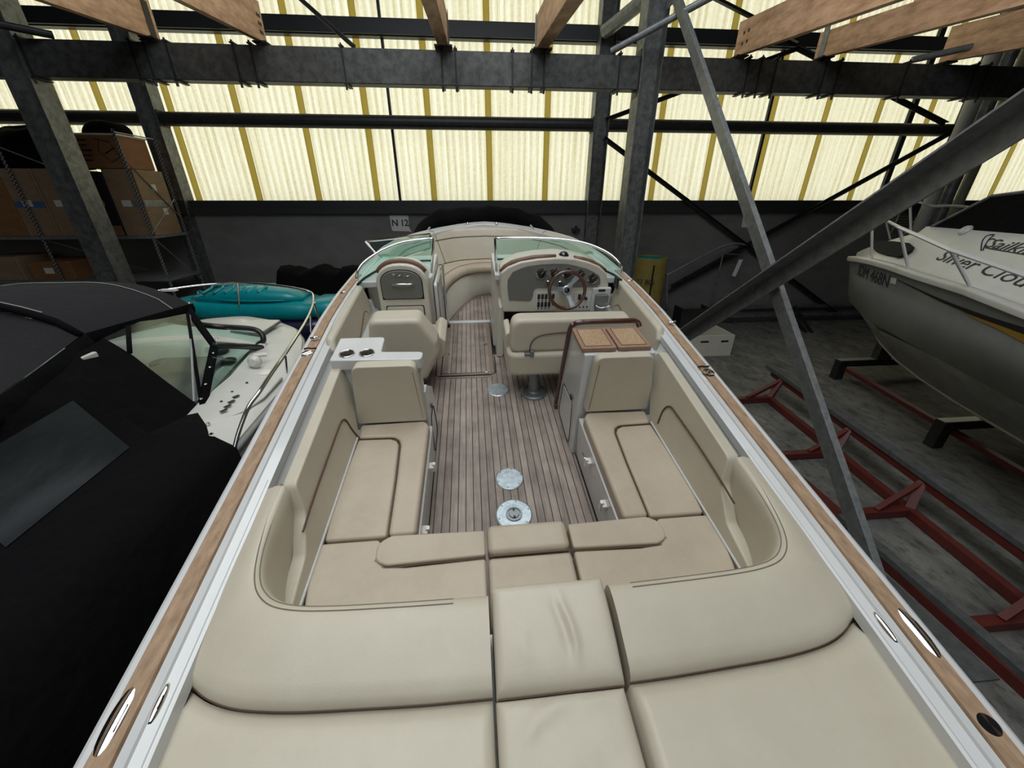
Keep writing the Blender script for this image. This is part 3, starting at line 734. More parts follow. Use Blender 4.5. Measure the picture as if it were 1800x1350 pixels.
part('panel_gap', xz(rd(arch(-.992, -.628, .652, .80, .922, 12), [.03]+[0]*13+[0]*0+[0]*(1)+[.03], 4) if 0 else arch(-.992, -.628, .652, .80, .922, 12), 3.356, 3.3605), M['dark_hole'], pc)
tr = [(x, z) for x, z in face[1:-1]]
part('padded_trim', tube([(x, 3.42, z+.012) for x, z in tr if z > .84], .022, 10), M['dash_trim'], pc, smooth=True)

# starboard console (helm)
hc = thing('helm_console', 'wide cream helm console with dials and switches on the right of the gangway', 'console', (.6, 3.8, 0))
part('body', xz([(.0, 0), (.03, .80), (1.16, .78), (1.16, 0)], 3.60, 4.18), M['gel_cream'], hc, bevel=.02)
DY = 3.35
def q(x, y, Y=DY): p = bYp(x, y, Y); return (p[0], p[2])
oarch = [q(884, 549), q(880, 515), q(880.5, 480), q(893, 470), q(915, 461), q(945, 456), q(980, 453.5), q(1010, 455), q(1035, 461), q(1055, 469.5), q(1066, 480), q(1070, 500), q(1069, 549)]
part('dash_face', xz(oarch, DY, 3.66), M['gel_cream'], hc, bevel=.016, seg=3)
part('side_cheek', xz([(.02, 0), (.05, .55), (.10, .55), (.09, 0)], DY+.03, 3.62), M['gel_cream'], hc, bevel=.015)
part('footwell_shade', xz([(.09, .02), (.10, .53), (1.1, .52), (1.1, .02)], 3.596, 3.60), M['dark_hole'], hc)  # thin near-black sheet standing for the shade under the dash
gp_ol = [q(894.3, 527.5), q(892, 505), q(892.5, 492), q(901, 478), q(915, 471.5), q(928, 467.4), q(950, 464.3), q(974.4, 463), q(997, 463.6), q(1013, 467), q(1030, 471.5), q(1044, 478), q(1052, 483), q(1055, 490), q(1055, 499), q(1049, 504), q(975, 505.3), q(944, 506), q(939.5, 508), q(937.5, 512), q(936.5, 520), q(934, 527), q(930, 529)]
part('instrument_panel', xz(gp_ol, DY-.008, DY+.002), M['grey_panel'], hc, bevel=.003, seg=1)
def gauge(px, py, r, yy=DY-.008):
    x, z = q(px, py)
    Mx = plane((x, yy, z), (1, 0, 0), (0, 0, 1))
    o = part('gauge', lathe([(r, 0), (r, .012), (r*.86, .016), (r*.84, .008), (.001, .008)], n=28, M=Mx), M['chrome'], hc)
    part('dial', lathe([(r*.84, .0085), (r*.5, .0087), (.001, .0087)], n=24, M=Mx), M['black_gloss'], o)
    ticks = []
    for k_ in range(11):
        a = math.radians(-40+26*k_)
        ticks.append(xf(beam((math.cos(a)*r*.66, math.sin(a)*r*.66, .0095), (math.cos(a)*r*.78, math.sin(a)*r*.78, .0095), .0025, .0006, (0, 0, 1)), Mx))
    nd = xf(beam((-r*.1, -r*.1, .0105), (r*.45, r*.4, .0105), .003, .0006, (0, 0, 1)), Mx)
    part('needle', nd, M['paper'], o)
    part('dial_marks', join(*ticks), M['paper'], o)
for px, py in ((951.4, 480), (974.4, 479.5), (997, 479.3), (1018.7, 481.6), (1041, 488.3)): gauge(px, py, .049)
for px, py in ((962.7, 496.4), (984, 497), (1006, 495.6)): gauge(px, py, .022)
def swpanel(px0, px1, py0, py1, nm='switch_panel'):
    x0, z1 = q(px0, py0); x1, z0 = q(px1, py1)
    return part(nm, xz(rd([(x0, z0), (x1, z0), (x1, z1), (x0, z1)], .012, 3), DY-.008, DY+.001), M['gel'], hc, bevel=.003, seg=1), x0, x1, z0, z1
sp1, x0, x1, z0, z1 = swpanel(942, 977.5, 513, 544.5)
w_, h_ = x1-x0, z1-z0
for r_ in range(2):
    for c_ in range(5 if r_ == 0 else 4):
        cx_ = x0+w_*(.14+.165*c_); cz_ = z0+h_*(.76-.42*r_)
        part('rocker_switch', box(cx_-.012, cx_+.012, DY-.018, DY-.007, cz_-.024, cz_+.024), M['black'], sp1, bevel=.003, seg=1)
        part('breaker_button', lathe([(.006, 0), (.006, .006), (.002, .007)], n=10, M=plane((cx_, DY-.008, cz_-.040), (1, 0, 0), (0, 0, 1))), M['black'], sp1)
part('rotary_knob', lathe([(.018, 0), (.016, .014), (.004, .015)], n=16, M=plane((x0+w_*.84, DY-.008, z0+h_*.38), (1, 0, 0), (0, 0, 1))), M['black'], sp1)
sp2, x0, x1, z0, z1 = swpanel(1010, 1038.5, 513, 544.5)
w_, h_ = x1-x0, z1-z0
part('radio', box(x0+w_*.20, x0+w_*.36, DY-.014, DY-.007, z0+h_*.6, z0+h_*.88), M['black'], sp2)
part('ignition_switch', lathe([(.016, 0), (.013, .02), (.003, .021)], n=14, M=plane((x0+w_*.62, DY-.008, z0+h_*.66), (1, 0, 0), (0, 0, 1))), M['black'], sp2)
for c_ in range(4):
    part('breaker_button', lathe([(.007, 0), (.007, .007), (.002, .008)], n=10, M=plane((x0+w_*(.15+.2*c_), DY-.008, z0+h_*.2), (1, 0, 0), (0, 0, 1))), M['black'], sp2)
x0, z1 = q(1040, 513); x1, z0 = q(1067, 545)
part('throttle_mount', box(x0, x1, DY-.03, DY+.01, z0, z1+.045), M['gel'], hc, bevel=.01)
xc = (x0+x1)/2
part('throttle_box', xz(rd([(xc-.058, z0+.05), (xc-.035, z0+.012), (xc+.035, z0+.012), (xc+.058, z0+.05), (xc+.058, z1-.01), (xc-.058, z1-.01)], .012, 3), DY-.075, DY-.03), M['steel_grey'], hc, bevel=.01)
part('throttle_lever', tube(bez([(xc-.06, DY-.085, z0+.085), (xc-.02, DY-.105, z0+.070), (xc+.03, DY-.105, z0+.075), (xc+.085, DY-.09, z0+.08)], 4), [.007]*10+[.012]*3, 8), M['chrome'], hc, smooth=True)
part('trim_buttons', box(xc-.035, xc+.03, DY-.035, DY-.028, z1+.012, z1+.035), M['black'], hc, bevel=.004, seg=1)
part('padded_trim', tube([bYp(x, y, 3.40) for x, y in ((881, 478), (888, 469), (900, 462), (915, 457.5), (935, 453.5), (955, 452), (977, 451.5))], .023, 10), M['dash_trim'], hc, smooth=True)
part('padded_trim', tube([bYp(x, y, 3.40) for x, y in ((1008, 453.5), (1024, 456), (1040, 461), (1053, 468), (1063, 476))], .023, 10), M['dash_trim'], hc, smooth=True)
a = bYp(990, 452, 3.46)
o = part('compass', lathe([(.05, 0), (.05, .02), (.042, .04), (.025, .055), (.005, .06)], (a[0], 3.45, a[2]-.005), 20), M['black_gloss'], hc, smooth=True)
part('compass_ring', lathe([(.056, 0), (.056, .012), (.048, .016), (.048, 0)], (a[0], 3.45, a[2]-.01), 24), M['chrome'], o)
# steering wheel
wc = Vector((.632, 3.17, .775))
sw = comp('steering_wheel', hc, 'mahogany-rimmed wheel with three silver spokes')
Mw = plane(wc, (1, 0, 0), (0, .28, .96))
R_ = .158
part('rim', xf(tube([(R_*math.cos(a*math.pi/24), R_*math.sin(a*math.pi/24), 0) for a in range(48)], .0155, 10, closed=True), Mw), M['varnish'], sw, smooth=True)
for a in (172, 52, -68):
    A = math.radians(a); u = Vector((math.cos(A), math.sin(A), 0)); v = Vector((-math.sin(A), math.cos(A), 0))
    sp = []
    for r, hw, z in ((.02, .028, -.028), (.08, .018, -.02), (.148, .024, 0)):
        p = u*r; sp.append([tuple(p+v*hw+Vector((0, 0, z))), tuple(p-v*hw+Vector((0, 0, z))), tuple(p-v*hw+Vector((0, 0, z-.006))), tuple(p+v*hw+Vector((0, 0, z-.006)))])
    part('spoke', xf(loft(sp, closed=True, caps=True), Mw), M['satin'], sw, bevel=.003, seg=1)
part('hub', xf(lathe([(.042, -.035), (.042, -.012), (.032, -.004), (.028, -.004), (.026, -.008), (.002, -.008)], n=24), Mw), M['satin'], sw)
part('hub_cap', xf(lathe([(.026, -.010), (.022, -.002), (.003, 0)], n=20), Mw), M['black_gloss'], sw)
part('steering_column', xf(lathe([(.03, -.19), (.035, -.12), (.045, -.034)], n=16), Mw), M['black'], sw)
# deck between dash and windshield, and fore deck sides
pd = []
for s, x_in in ((-1, -.555), (1, .02)):
    ol = [(x_in, 3.55)]+[(x_in, 4.2)]+[(s*nrm(y, HW(y), .15)[0], nrm(y, HW(y), .15)[1]) for y in (4.2, 4.0, 3.8, 3.6, 3.42)]+[(s*1.0, 3.42)]
    part('dash_deck', prism(ol, .74, .80), M['gel'], boat, bevel=.012, seg=2)
    part('console_end', box(x_in if s > 0 else x_in-.05, x_in+.05 if s > 0 else x_in, 4.19, 4.3, .02, .79), M['gel'], boat, bevel=.02)
# windshield: glass, chrome top rail, base rail, end posts
wsb_R = [(.045, 4.00, .80), (.30, 4.02, .80), (.60, 3.99, .80), (.87, 3.90, .80), (1.03, 3.70, .80), (1.13, 3.50, .80), (1.175, 3.34, .79)]
wst_R = [bYp(870, 419, 3.66), bYp(900, 418.5, 3.68), bYp(940, 418.5, 3.68), bYp(990, 421, 3.65), bYp(1030, 428, 3.58), bYp(1062, 441, 3.48), bYp(1082, 455, 3.38), bYp(1092, 468, 3.33), bYp(1094, 479, 3.31)]
wsb_L = [(-.585, 3.99, .80), (-.75, 3.98, .80), (-.98, 3.88, .80), (-1.08, 3.70, .80), (-1.15, 3.50, .80), (-1.185, 3.36, .79)]
wst_L = [bYp(762.5, 419.5, 3.66), bYp(740, 421, 3.67), bYp(708, 426, 3.63), bYp(680, 436, 3.55), bYp(655, 450, 3.45), bYp(636, 465, 3.37), bYp(628, 480, 3.32), bYp(628, 493, 3.30)]
def resamp(P, n):
    P = [np.array(p) for p in bez(P, 10)]; d = [0]
    for i in range(1, len(P)): d.append(d[-1]+np.linalg.norm(P[i]-P[i-1]))
    return [tuple(np.interp(t*d[-1], d, [p[k_] for p in P]) for k_ in range(3)) for t in np.linspace(0, 1, n)]
for nm, wb_, wt_, lab in (('windshield', wsb_R, wst_R, 'curved chrome-framed windshield in front of the helm'), ('windshield', wsb_L, wst_L, 'curved chrome-framed windshield on the passenger side')):
    t = comp(nm, boat, lab)
    B_, T_ = resamp(wb_, 30), resamp(wt_, 30)
    sec_ = []
    for b_, t_ in zip(B_, T_):
        b_, t_ = Vector(b_), Vector(t_)
        sec_.append([tuple(b_), tuple(b_*.5+t_*.5), tuple(t_)])
    part('glass_pane', loft(sec_), M['glass'], t, smooth=True)
    part('top_rail', tube(T_, .012, 8), M['chrome'], t, smooth=True)
    part('base_rail', tube([(p[0], p[1], p[2]+.004) for p in B_], .012, 8), M['black'], t, smooth=True)
    sx = T_[0]
    e = wb_[0]; xin = e[0]
    part('end_post', tube([sx, (xin, 3.62, .72)], .012, 8), M['chrome'], t)
# the opened windshield gate folded over the port glass, and the opened gangway door
t = comp('windshield_gate', boat, 'chrome-framed gate pane swung open in front of the left windshield')
g1, g2, g3, g4 = bYp(643, 424, 4.15), bYp(757, 412, 4.05), bYp(757.5, 436, 4.05), bYp(677, 463, 4.12)
part('frame', join(tube([g1, g2], .013, 8), tube([g2, g3], .013, 8), tube([g1, g4], .016, 8), tube([g3, g4], .010, 8)), M['chrome'], t)
part('glass_pane', ([g1, g2, g3, g4], [(0, 1, 2, 3)]), M['glass'], t)
t = comp('gangway_door', boat, 'glossy white door folded back against the glovebox console')
part('panel', yz(rd([(3.47, .03), (4.15, .03), (4.10, .70), (3.50, .74)], .04, 4), -.548, -.518), M['gel'], t, bevel=.006)
part('door_frame', tube([(-.515, 3.49, .03), (-.515, 3.52, .74), (-.515, 4.08, .70)], .009, 6), M['chrome'], t)
part('hinge_post', tube([(-.50, 4.14, .0), (-.50, 4.14, .72)], .012, 8), M['chrome'], t)
part('rubber_foot', lathe([(.02, 0), (.02, .03), (.008, .035)], (-.49, 4.10, .01), 12), M['black'], t)

# side pads beside the consoles
def slabpoly(name, pts, th, nrmv, mt, parent, **k_):
    """thick pad: outline given in 3-D (planar), thickness along nrmv"""
    n = Vector(nrmv).normalized()*th
    V = [tuple(p) for p in pts]+[tuple(Vector(p)+n) for p in pts]; m = len(pts)
    F = [tuple(range(m))[::-1], tuple(range(m, 2*m))]+[(i, (i+1) % m, m+(i+1) % m, m+i) for i in range(m)]
    return part(name, (V, F), mt, parent, **k_)
for s in (-1, 1):
    lab = 'cream side pad with brown piping, ' + ('left of the passenger seat' if s < 0 else 'right of the helm bench')
    t = thing('side_pad', lab, 'side pad', (s*1.05, 2.9, .3), 'front side pads')
    ol = rd([(2.40, .40), (2.36, .70), (2.42, .77), (3.34, .80), (3.40, .60), (3.40, .35)], [.03, .03, .06, .04, .04, .03], 4)
    def pt(y, z): return (s*(1.06+.13*(z-.35)+.02), y, z)
    slabpoly('pad', [pt(y, z) for y, z in ol], .06, (s, 0, 0), M['leather'], t, bevel=.025, seg=4)
    part('piping', tube(bez([(pt(2.62, .48)[0]-s*.004, 2.62, .48), (pt(2.9, .56)[0]-s*.004, 2.95, .575), (pt(3.2, .66)[0]-s*.004, 3.15, .63), (pt(3.3, .62)[0]-s*.004, 3.27, .56)], 4), .004, 6), M['piping'], t)

# passenger seat
ps = thing('passenger_seat', 'cream bucket passenger seat on the left, seen from behind', 'seat', (-.72, 2.95, 0))
bk = rd([(-.965, .24), (-.60, .20), (-.475, .44), (-.485, .55), (-.605, .752), (-.975, .752), (-1.0, .58)], [.05, .05, .08, .07, .07, .07, .05], 5)
part('backrest', xz(bk, 2.70, 2.92), M['leather'], ps, bevel=.045, seg=4)
part('seat_cushion', xz(rd([(-1.0, .26), (-.52, .24), (-.48, .36), (-.52, .44), (-1.0, .44)], .05, 4), 2.90, 3.30), M['leather_seat'], ps, bevel=.04, seg=4)
part('side_bolster', xz(rd([(-.52, .26), (-.445, .34), (-.43, .47), (-.49, .52), (-.54, .46)], .03, 4), 2.88, 3.28), M['leather'], ps, bevel=.03, seg=4)
part('pedestal', lathe([(.10, 0), (.10, .015), (.045, .03), (.04, .26)], (-.74, 3.0, 0), 20), M['steel_grey'], ps)
# helm bench
hs = thing('helm_bench', 'wide cream two-person helm bench on a metal pedestal', 'bench seat', (.31, 2.75, 0))
part('seat_cushion', prism(rd([(.065, 2.63), (1.06, 2.63), (1.08, 3.08), (.06, 3.08)], [.10, .05, .06, .10], 6), .245, .46), M['leather'], hs, bevel=.045, seg=4)
part('backrest', xz(rd([(.085, .455), (1.07, .455), (1.045, .738), (.10, .745)], [.06, .05, .06, .09], 6), 2.66, 2.82), M['leather'], hs, bevel=.045, seg=4)
part('side_bolster', xz(rd([(.05, .42), (.11, .42), (.11, .585), (.06, .57)], .03, 4), 2.78, 3.05), M['leather'], hs, bevel=.025, seg=3)
part('piping', tube(bez([(.245, 2.653, .462), (.25, 2.653, .54), (.30, 2.653, .60), (.42, 2.653, .625), (.70, 2.653, .635), (1.02, 2.653, .635)], 5), .0045, 6), M['piping'], hs)
part('back_hinge', join(box(.20, .27, 2.625, 2.67, .445, .47), box(.245, .275, 2.62, 2.66, .435, .49)), M['steel_grey'], hs, bevel=.004, seg=1)
part('seat_pan', box(.16, 1.0, 2.70, 3.02, .225, .246), M['gel'], hs, bevel=.008)
x, y, _ = bZp(937.5, 690, 0)
part('pedestal', lathe([(.118, .001), (.118, .012), (.10, .02), (.055, .024), (.046, .035), (.043, .23)], (x, y, 0), 32), M['steel_grey'], hs)

# wet bar cabinet between helm and right seat
wb2 = thing('bar_cabinet', 'white wet bar cabinet with wooden lids behind the helm bench', 'cabinet', (.75, 2.25, 0))
BZ = .855
pts = [(1.96, .0), (2.53, .0), (2.35, BZ-.02), (1.97, BZ-.02)]
part('body', yz([(1.97, .36), (1.965, 0), (2.53, 0), (2.345, BZ-.03), (1.975, BZ-.03)], .475, .93), M['gel'], wb2, bevel=.01, seg=2)
for i, (a, b) in enumerate(((.462, .682), (.692, .905))):
    o = part('lid', prism(rd([(a, 2.0), (b, 2.0), (b-.0, 2.28), (a+.0, 2.28)], .008, 2), BZ-.028, BZ), M['teak_lid'], wb2, bevel=.003, seg=1)
    part('burl_inlay', box(a+.028, b-.028, 2.03, 2.255, BZ, BZ+.0015), M['burl'], o)
    part('inlay_line', join(box(a+.025, b-.025, 2.026, 2.030, BZ, BZ+.002), box(a+.025, b-.025, 2.255, 2.259, BZ, BZ+.002), box(a+.024, a+.028, 2.026, 2.259, BZ, BZ+.002), box(b-.028, b-.024, 2.026, 2.259, BZ, BZ+.002)), M['piping'], o)
    part('finger_recess', lathe([(.025, 0), (.02, -.01), (.004, -.01)], ((a+b)/2+(.06 if i == 0 else -.06), 1.985, BZ-.03), 12), M['gel'], wb2)
part('wood_trim', tube(bez([(.468, 2.535, .0), (.468, 2.44, .42), (.468, 2.345, .80), (.49, 2.335, BZ+.0), (.55, 2.33, BZ+.018), (.80, 2.33, BZ+.018), (.92, 2.33, BZ+.014), (.945, 2.31, BZ-.02)], 6), .019, 10), M['varnish'], wb2, smooth=True)
part('trim_foot', box(.45, .50, 2.49, 2.54, 0, .05), M['varnish'], wb2, bevel=.005, seg=1)
X = .472
part('door', yz(rd([(2.06, .02), (2.40, .05), (2.36, .34), (2.10, .36)], .05, 5), X-.004, X+.004), M['gel'], wb2, bevel=.002, seg=1)
part('door_seam', tube([(X-.003, p[0], p[1]) for p in rd([(1.78+.26, .01), (2.42, .04), (2.37, .36), (2.08, .38)], .06, 5)], .0025, 4, closed=True), M['dark_hole'], wb2)
part('door_latch', lathe([(.022, 0), (.022, .006), (.014, .008)], n=16, M=plane((X-.003, 2.12, .40), (0, -1, 0), (0, 0, 1))), M['black'], wb2)
# cup holder console on the left
cc = thing('cup_console', 'white moulded console with two cup holders behind the passenger seat', 'console', (-.75, 2.1, 0))
hol = [(-1.02, 1.975), (-.50, 1.955), (-.495, 2.045), (-.745, 2.06), (-.755, 2.25), (-1.03, 2.25)]
part('top', prism(rd(hol, [.01, .03, .03, .02, .03, .01], 4), .78, .85), M['gel'], cc, bevel=.012)
part('body', join(box(-.98, -.77, 2.0, 2.22, 0, .79), box(-.77, -.515, 1.98, 2.03, 0, .79)), M['gel'], cc, bevel=.01)
part('side_cabinet', yz([(1.96, 0), (2.42, 0), (2.30, .42), (2.06, .60), (1.98, .60)], -.56, -.505), M['gel'], cc, bevel=.01)
part('cabinet_seam', tube([(-.503, p[0], p[1]) for p in rd([(1.5+.52, .02), (2.30, .03), (2.22, .32), (2.05, .33)], .06, 5)], .0025, 4, closed=True), M['dark_hole'], cc)
part('door_latch', lathe([(.018, 0), (.018, .005), (.01, .006)], n=14, M=plane((-.502, 2.12, .38), (0, 1, 0), (0, 0, 1))), M['black'], cc)
for px, py in ((610, 622.5), (645, 621)):
    x, y, _ = bZp(px, py, .85)
    o = part('cup_holder', tube([(x+.042*math.cos(a_*math.pi/14), y+.042*math.sin(a_*math.pi/14), .853) for a_ in range(28)], .0045, 8, closed=True), M['chrome'], cc, smooth=True)
    part('cup_well_disc', lathe([(.040, 0), (.040, .002), (.001, .002)], (x, y, .8505), 24), M['black_gloss'], o)  # flat black disc on the solid top in place of a hollow

def bPl(x, y, P, n):                   # pixel ray meets a plane given in boat coordinates
    d = BM3 @ ray(x, y); o = np.array([-.18, 0, 2.0]); P = np.array(P); n = np.array(n)
    return tuple(o + d*(np.dot(P-o, n)/np.dot(d, n)))
def mr(pts, s): return [(s*p[0],)+tuple(p[1:]) for p in pts]
# --- side seats: bolster frame + inset panel, and back cushions
for s in (-1, 1):
    side = 'left' if s < 0 else 'right'
    t = thing('seat_cushion', 'long cream seat cushion with a piped inset panel along the %s side' % side, 'cushion', (s*.7, 1.5, .35), 'side seat cushions')
    Lp = [(.492, 1.10), (.618, 1.10), (.630, 1.45), (.645, 1.70), (.66, 1.745), (.70, 1.772), (.90, 1.778), (.915, 1.90), (.52, 1.91), (.492, 1.86)]
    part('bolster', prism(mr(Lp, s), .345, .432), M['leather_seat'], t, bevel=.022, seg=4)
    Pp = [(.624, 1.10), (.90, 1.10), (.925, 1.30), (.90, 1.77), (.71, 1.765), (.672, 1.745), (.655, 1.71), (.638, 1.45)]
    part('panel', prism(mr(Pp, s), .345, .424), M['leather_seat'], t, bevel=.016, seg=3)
    part('piping', tube(bez([(s*x, y, z) for x, y, z in ((.621, 1.103, .40), (.621, 1.115, .418), (.634, 1.45, .418), (.650, 1.70, .418), (.666, 1.748, .418), (.705, 1.769, .418), (.90, 1.774, .418))], 4), .0045, 6), M['piping'], t)
    t = thing('back_cushion', 'upright square cream cushion at the forward end of the %s seat' % side, 'cushion', (s*.7, 1.93, .43), 'upright end cushions')
    bc_ = rd([(s*.505, .435), (s*.93, .435), (s*.885, .845), (s*.53, .845)], [.02, .02, .05, .05], 4)
    part('cushion', xz(bc_, 1.90 if s > 0 else 1.895, 1.965), M['leather'], t, bevel=.03, seg=4)
    part('piping', tube([(s*.528, 1.896, .46), (s*.550, 1.894, .80)], .0018, 5), M['stitch'], t)
    # side backrest
    t = thing('side_bolster_pad', 'long cream side backrest with a brown piped arch along the %s side' % side, 'backrest', (s*.95, 1.5, .42), 'side backrests')
    def pt2(y, z, o=0): return (s*(.905+.17*(z-.42)+o), y, z)
    ol = rd([(.70, .40), (.70, .46), (.98, .50), (1.12, .60), (1.165, .728), (2.03, .80), (2.06, .74), (1.80, .40)], [.01, .01, .06, .08, .04, .05, .05, .02], 4)
    slabpoly('pad', [pt2(y, z) for y, z in ol], .055, (s, 0, 0), M['leather'], t, bevel=.024, seg=4)
    pp = [(x, y) for x, y in ((531, 935), (550, 875), (575, 805), (596, 748), (603, 738), (609, 741), (618, 755), (631, 771))] if s < 0 else [(1292, 885), (1262, 835), (1225, 778), (1190, 728), (1181, 716), (1173, 715), (1165, 724), (1157, 744)]
    pts = [bPl(x, y, (s*.905, 0, .42), (s, 0, -.17)) for x, y in pp]
    part('piping', tube(bez([(p[0]-s*.003, p[1], p[2]) for p in pts], 5), .005, 6), M['piping'], t)
    part('trim_line', tube([(s*.905, .75, .428), (s*.905, 1.78, .428)], .006, 6), M['gel'], t)
# --- aft bench
for s, x0, lab in ((-1, .178, 'left aft bench cushion with a rounded front roll'), (1, .212, 'right aft bench cushion with a rounded front roll')):
    t = thing('seat_cushion', lab, 'cushion', (s*.55, .85, .35), 'aft bench cushions')
    xo = .90
    ol = [(x0, .66), (.86, .66), (.93, 1.0), (.925, 1.088), (.66, 1.088), (.64, 1.07), (.645, .985), (.61, .955), (.52, .945), (x0, .955)]
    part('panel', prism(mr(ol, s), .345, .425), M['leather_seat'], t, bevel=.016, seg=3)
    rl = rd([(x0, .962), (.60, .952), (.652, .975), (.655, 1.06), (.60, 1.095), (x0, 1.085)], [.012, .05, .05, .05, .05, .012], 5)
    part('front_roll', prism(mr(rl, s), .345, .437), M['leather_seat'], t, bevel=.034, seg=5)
    part('piping', tube(bez([(s*x, y, z) for x, y, z in ((x0+.005, .957, .415), (.45, .953, .42), (.60, .947, .42), (.65, .972, .42), (.66, 1.03, .42), (.652, 1.08, .415))], 4), .0045, 6), M['piping'], t)
t = thing('seat_cushion', 'narrow middle cushion of the aft bench', 'cushion', (.017, .85, .35), 'aft bench cushions')
part('panel', prism([(-.168, .66), (.202, .66), (.202, .955), (-.168, .955)], .345, .427), M['leather_seat'], t, bevel=.02, seg=3)
part('front_roll', prism([(-.168, .963), (.202, .963), (.202, 1.11), (-.168, 1.11)], .345, .447), M['leather_seat'], t, bevel=.03, seg=4)
part('piping', tube([(-.165, .959, .425), (.20, .959, .425)], .004, 6), M['piping'], t)

# --- wraparound sun lounge: humped back bolsters and the flat pads behind them
def gridpad(name, f0, f1, y0, y1, zf, parent, mt, r=.03, nx=40, ny=40, zb=.50, **k_):
    """a soft pad between the lines x=f0(y) and x=f1(y), top zf(x,y), rounded rims"""
    V, F = [], []
    def drop(d):
        if d >= r: return 0
        return r-math.sqrt(max(0, r*r-(r-d)**2))
    def ts(n, L):
        e = [0, .1*r, .3*r, .6*r, r, 1.6*r]
        inn = [L*(i+1)/(n+1) for i in range(n)]
        inn = [v for v in inn if 2.2*r < v < L-2.2*r]
        return e+inn+[L-v for v in e[::-1]]
    tv = ts(ny, y1-y0); tu0 = ts(nx, 1.0*(f1(y0)-f0(y0)))
    L0 = f1(y0)-f0(y0)
    for v in tv:
        y = y0+v; a, b = f0(y), f1(y)
        for u in tu0:
            x = a+(b-a)*u/L0
            du = min(u, L0-u); dv = min(v, (y1-y0)-v)
            V.append((x, y, zf(x, y)-max(drop(du), drop(dv))))
    m, n = len(tu0), len(tv)
    for j in range(n-1):
        for i in range(m-1):
            F.append((j*m+i, j*m+i+1, (j+1)*m+i+1, (j+1)*m+i))
    per = [i for i in range(m)]+[j*m+m-1 for j in range(1, n)]+[(n-1)*m+i for i in range(m-2, -1, -1)]+[j*m for j in range(n-2, 0, -1)]
    b0 = len(V)
    for i in per: V.append((V[i][0], V[i][1], zb))
    L = len(per)
    for i in range(L): F.append((per[i], b0+i, b0+(i+1) % L, per[(i+1) % L]))
    F.append(tuple(b0+i for i in range(L))[::-1])
    return part(name, (V, F), mt, parent, smooth=True, **k_)
def ridge(x, y, pts, w, h):
    best = 9
    for i in range(len(pts)-1):
        ax, ay = pts[i]; bx, by = pts[i+1]; L2 = (bx-ax)**2+(by-ay)**2
        t_ = max(0, min(1, ((x-ax)*(bx-ax)+(y-ay)*(by-ay))/L2)); px, py = ax+t_*(bx-ax), ay+t_*(by-ay)
        tt = (i+t_)/(len(pts)-1); ww = math.sin(math.pi*min(1, max(0, tt*.92+.04)))
        d = math.hypot(x-px, y-py)/w
        best = min(best, 9) if ww < .02 else best
        v = math.exp(-d*d)*ww
        if i == 0: acc = v
        else: acc = max(acc, v)
    return acc*h
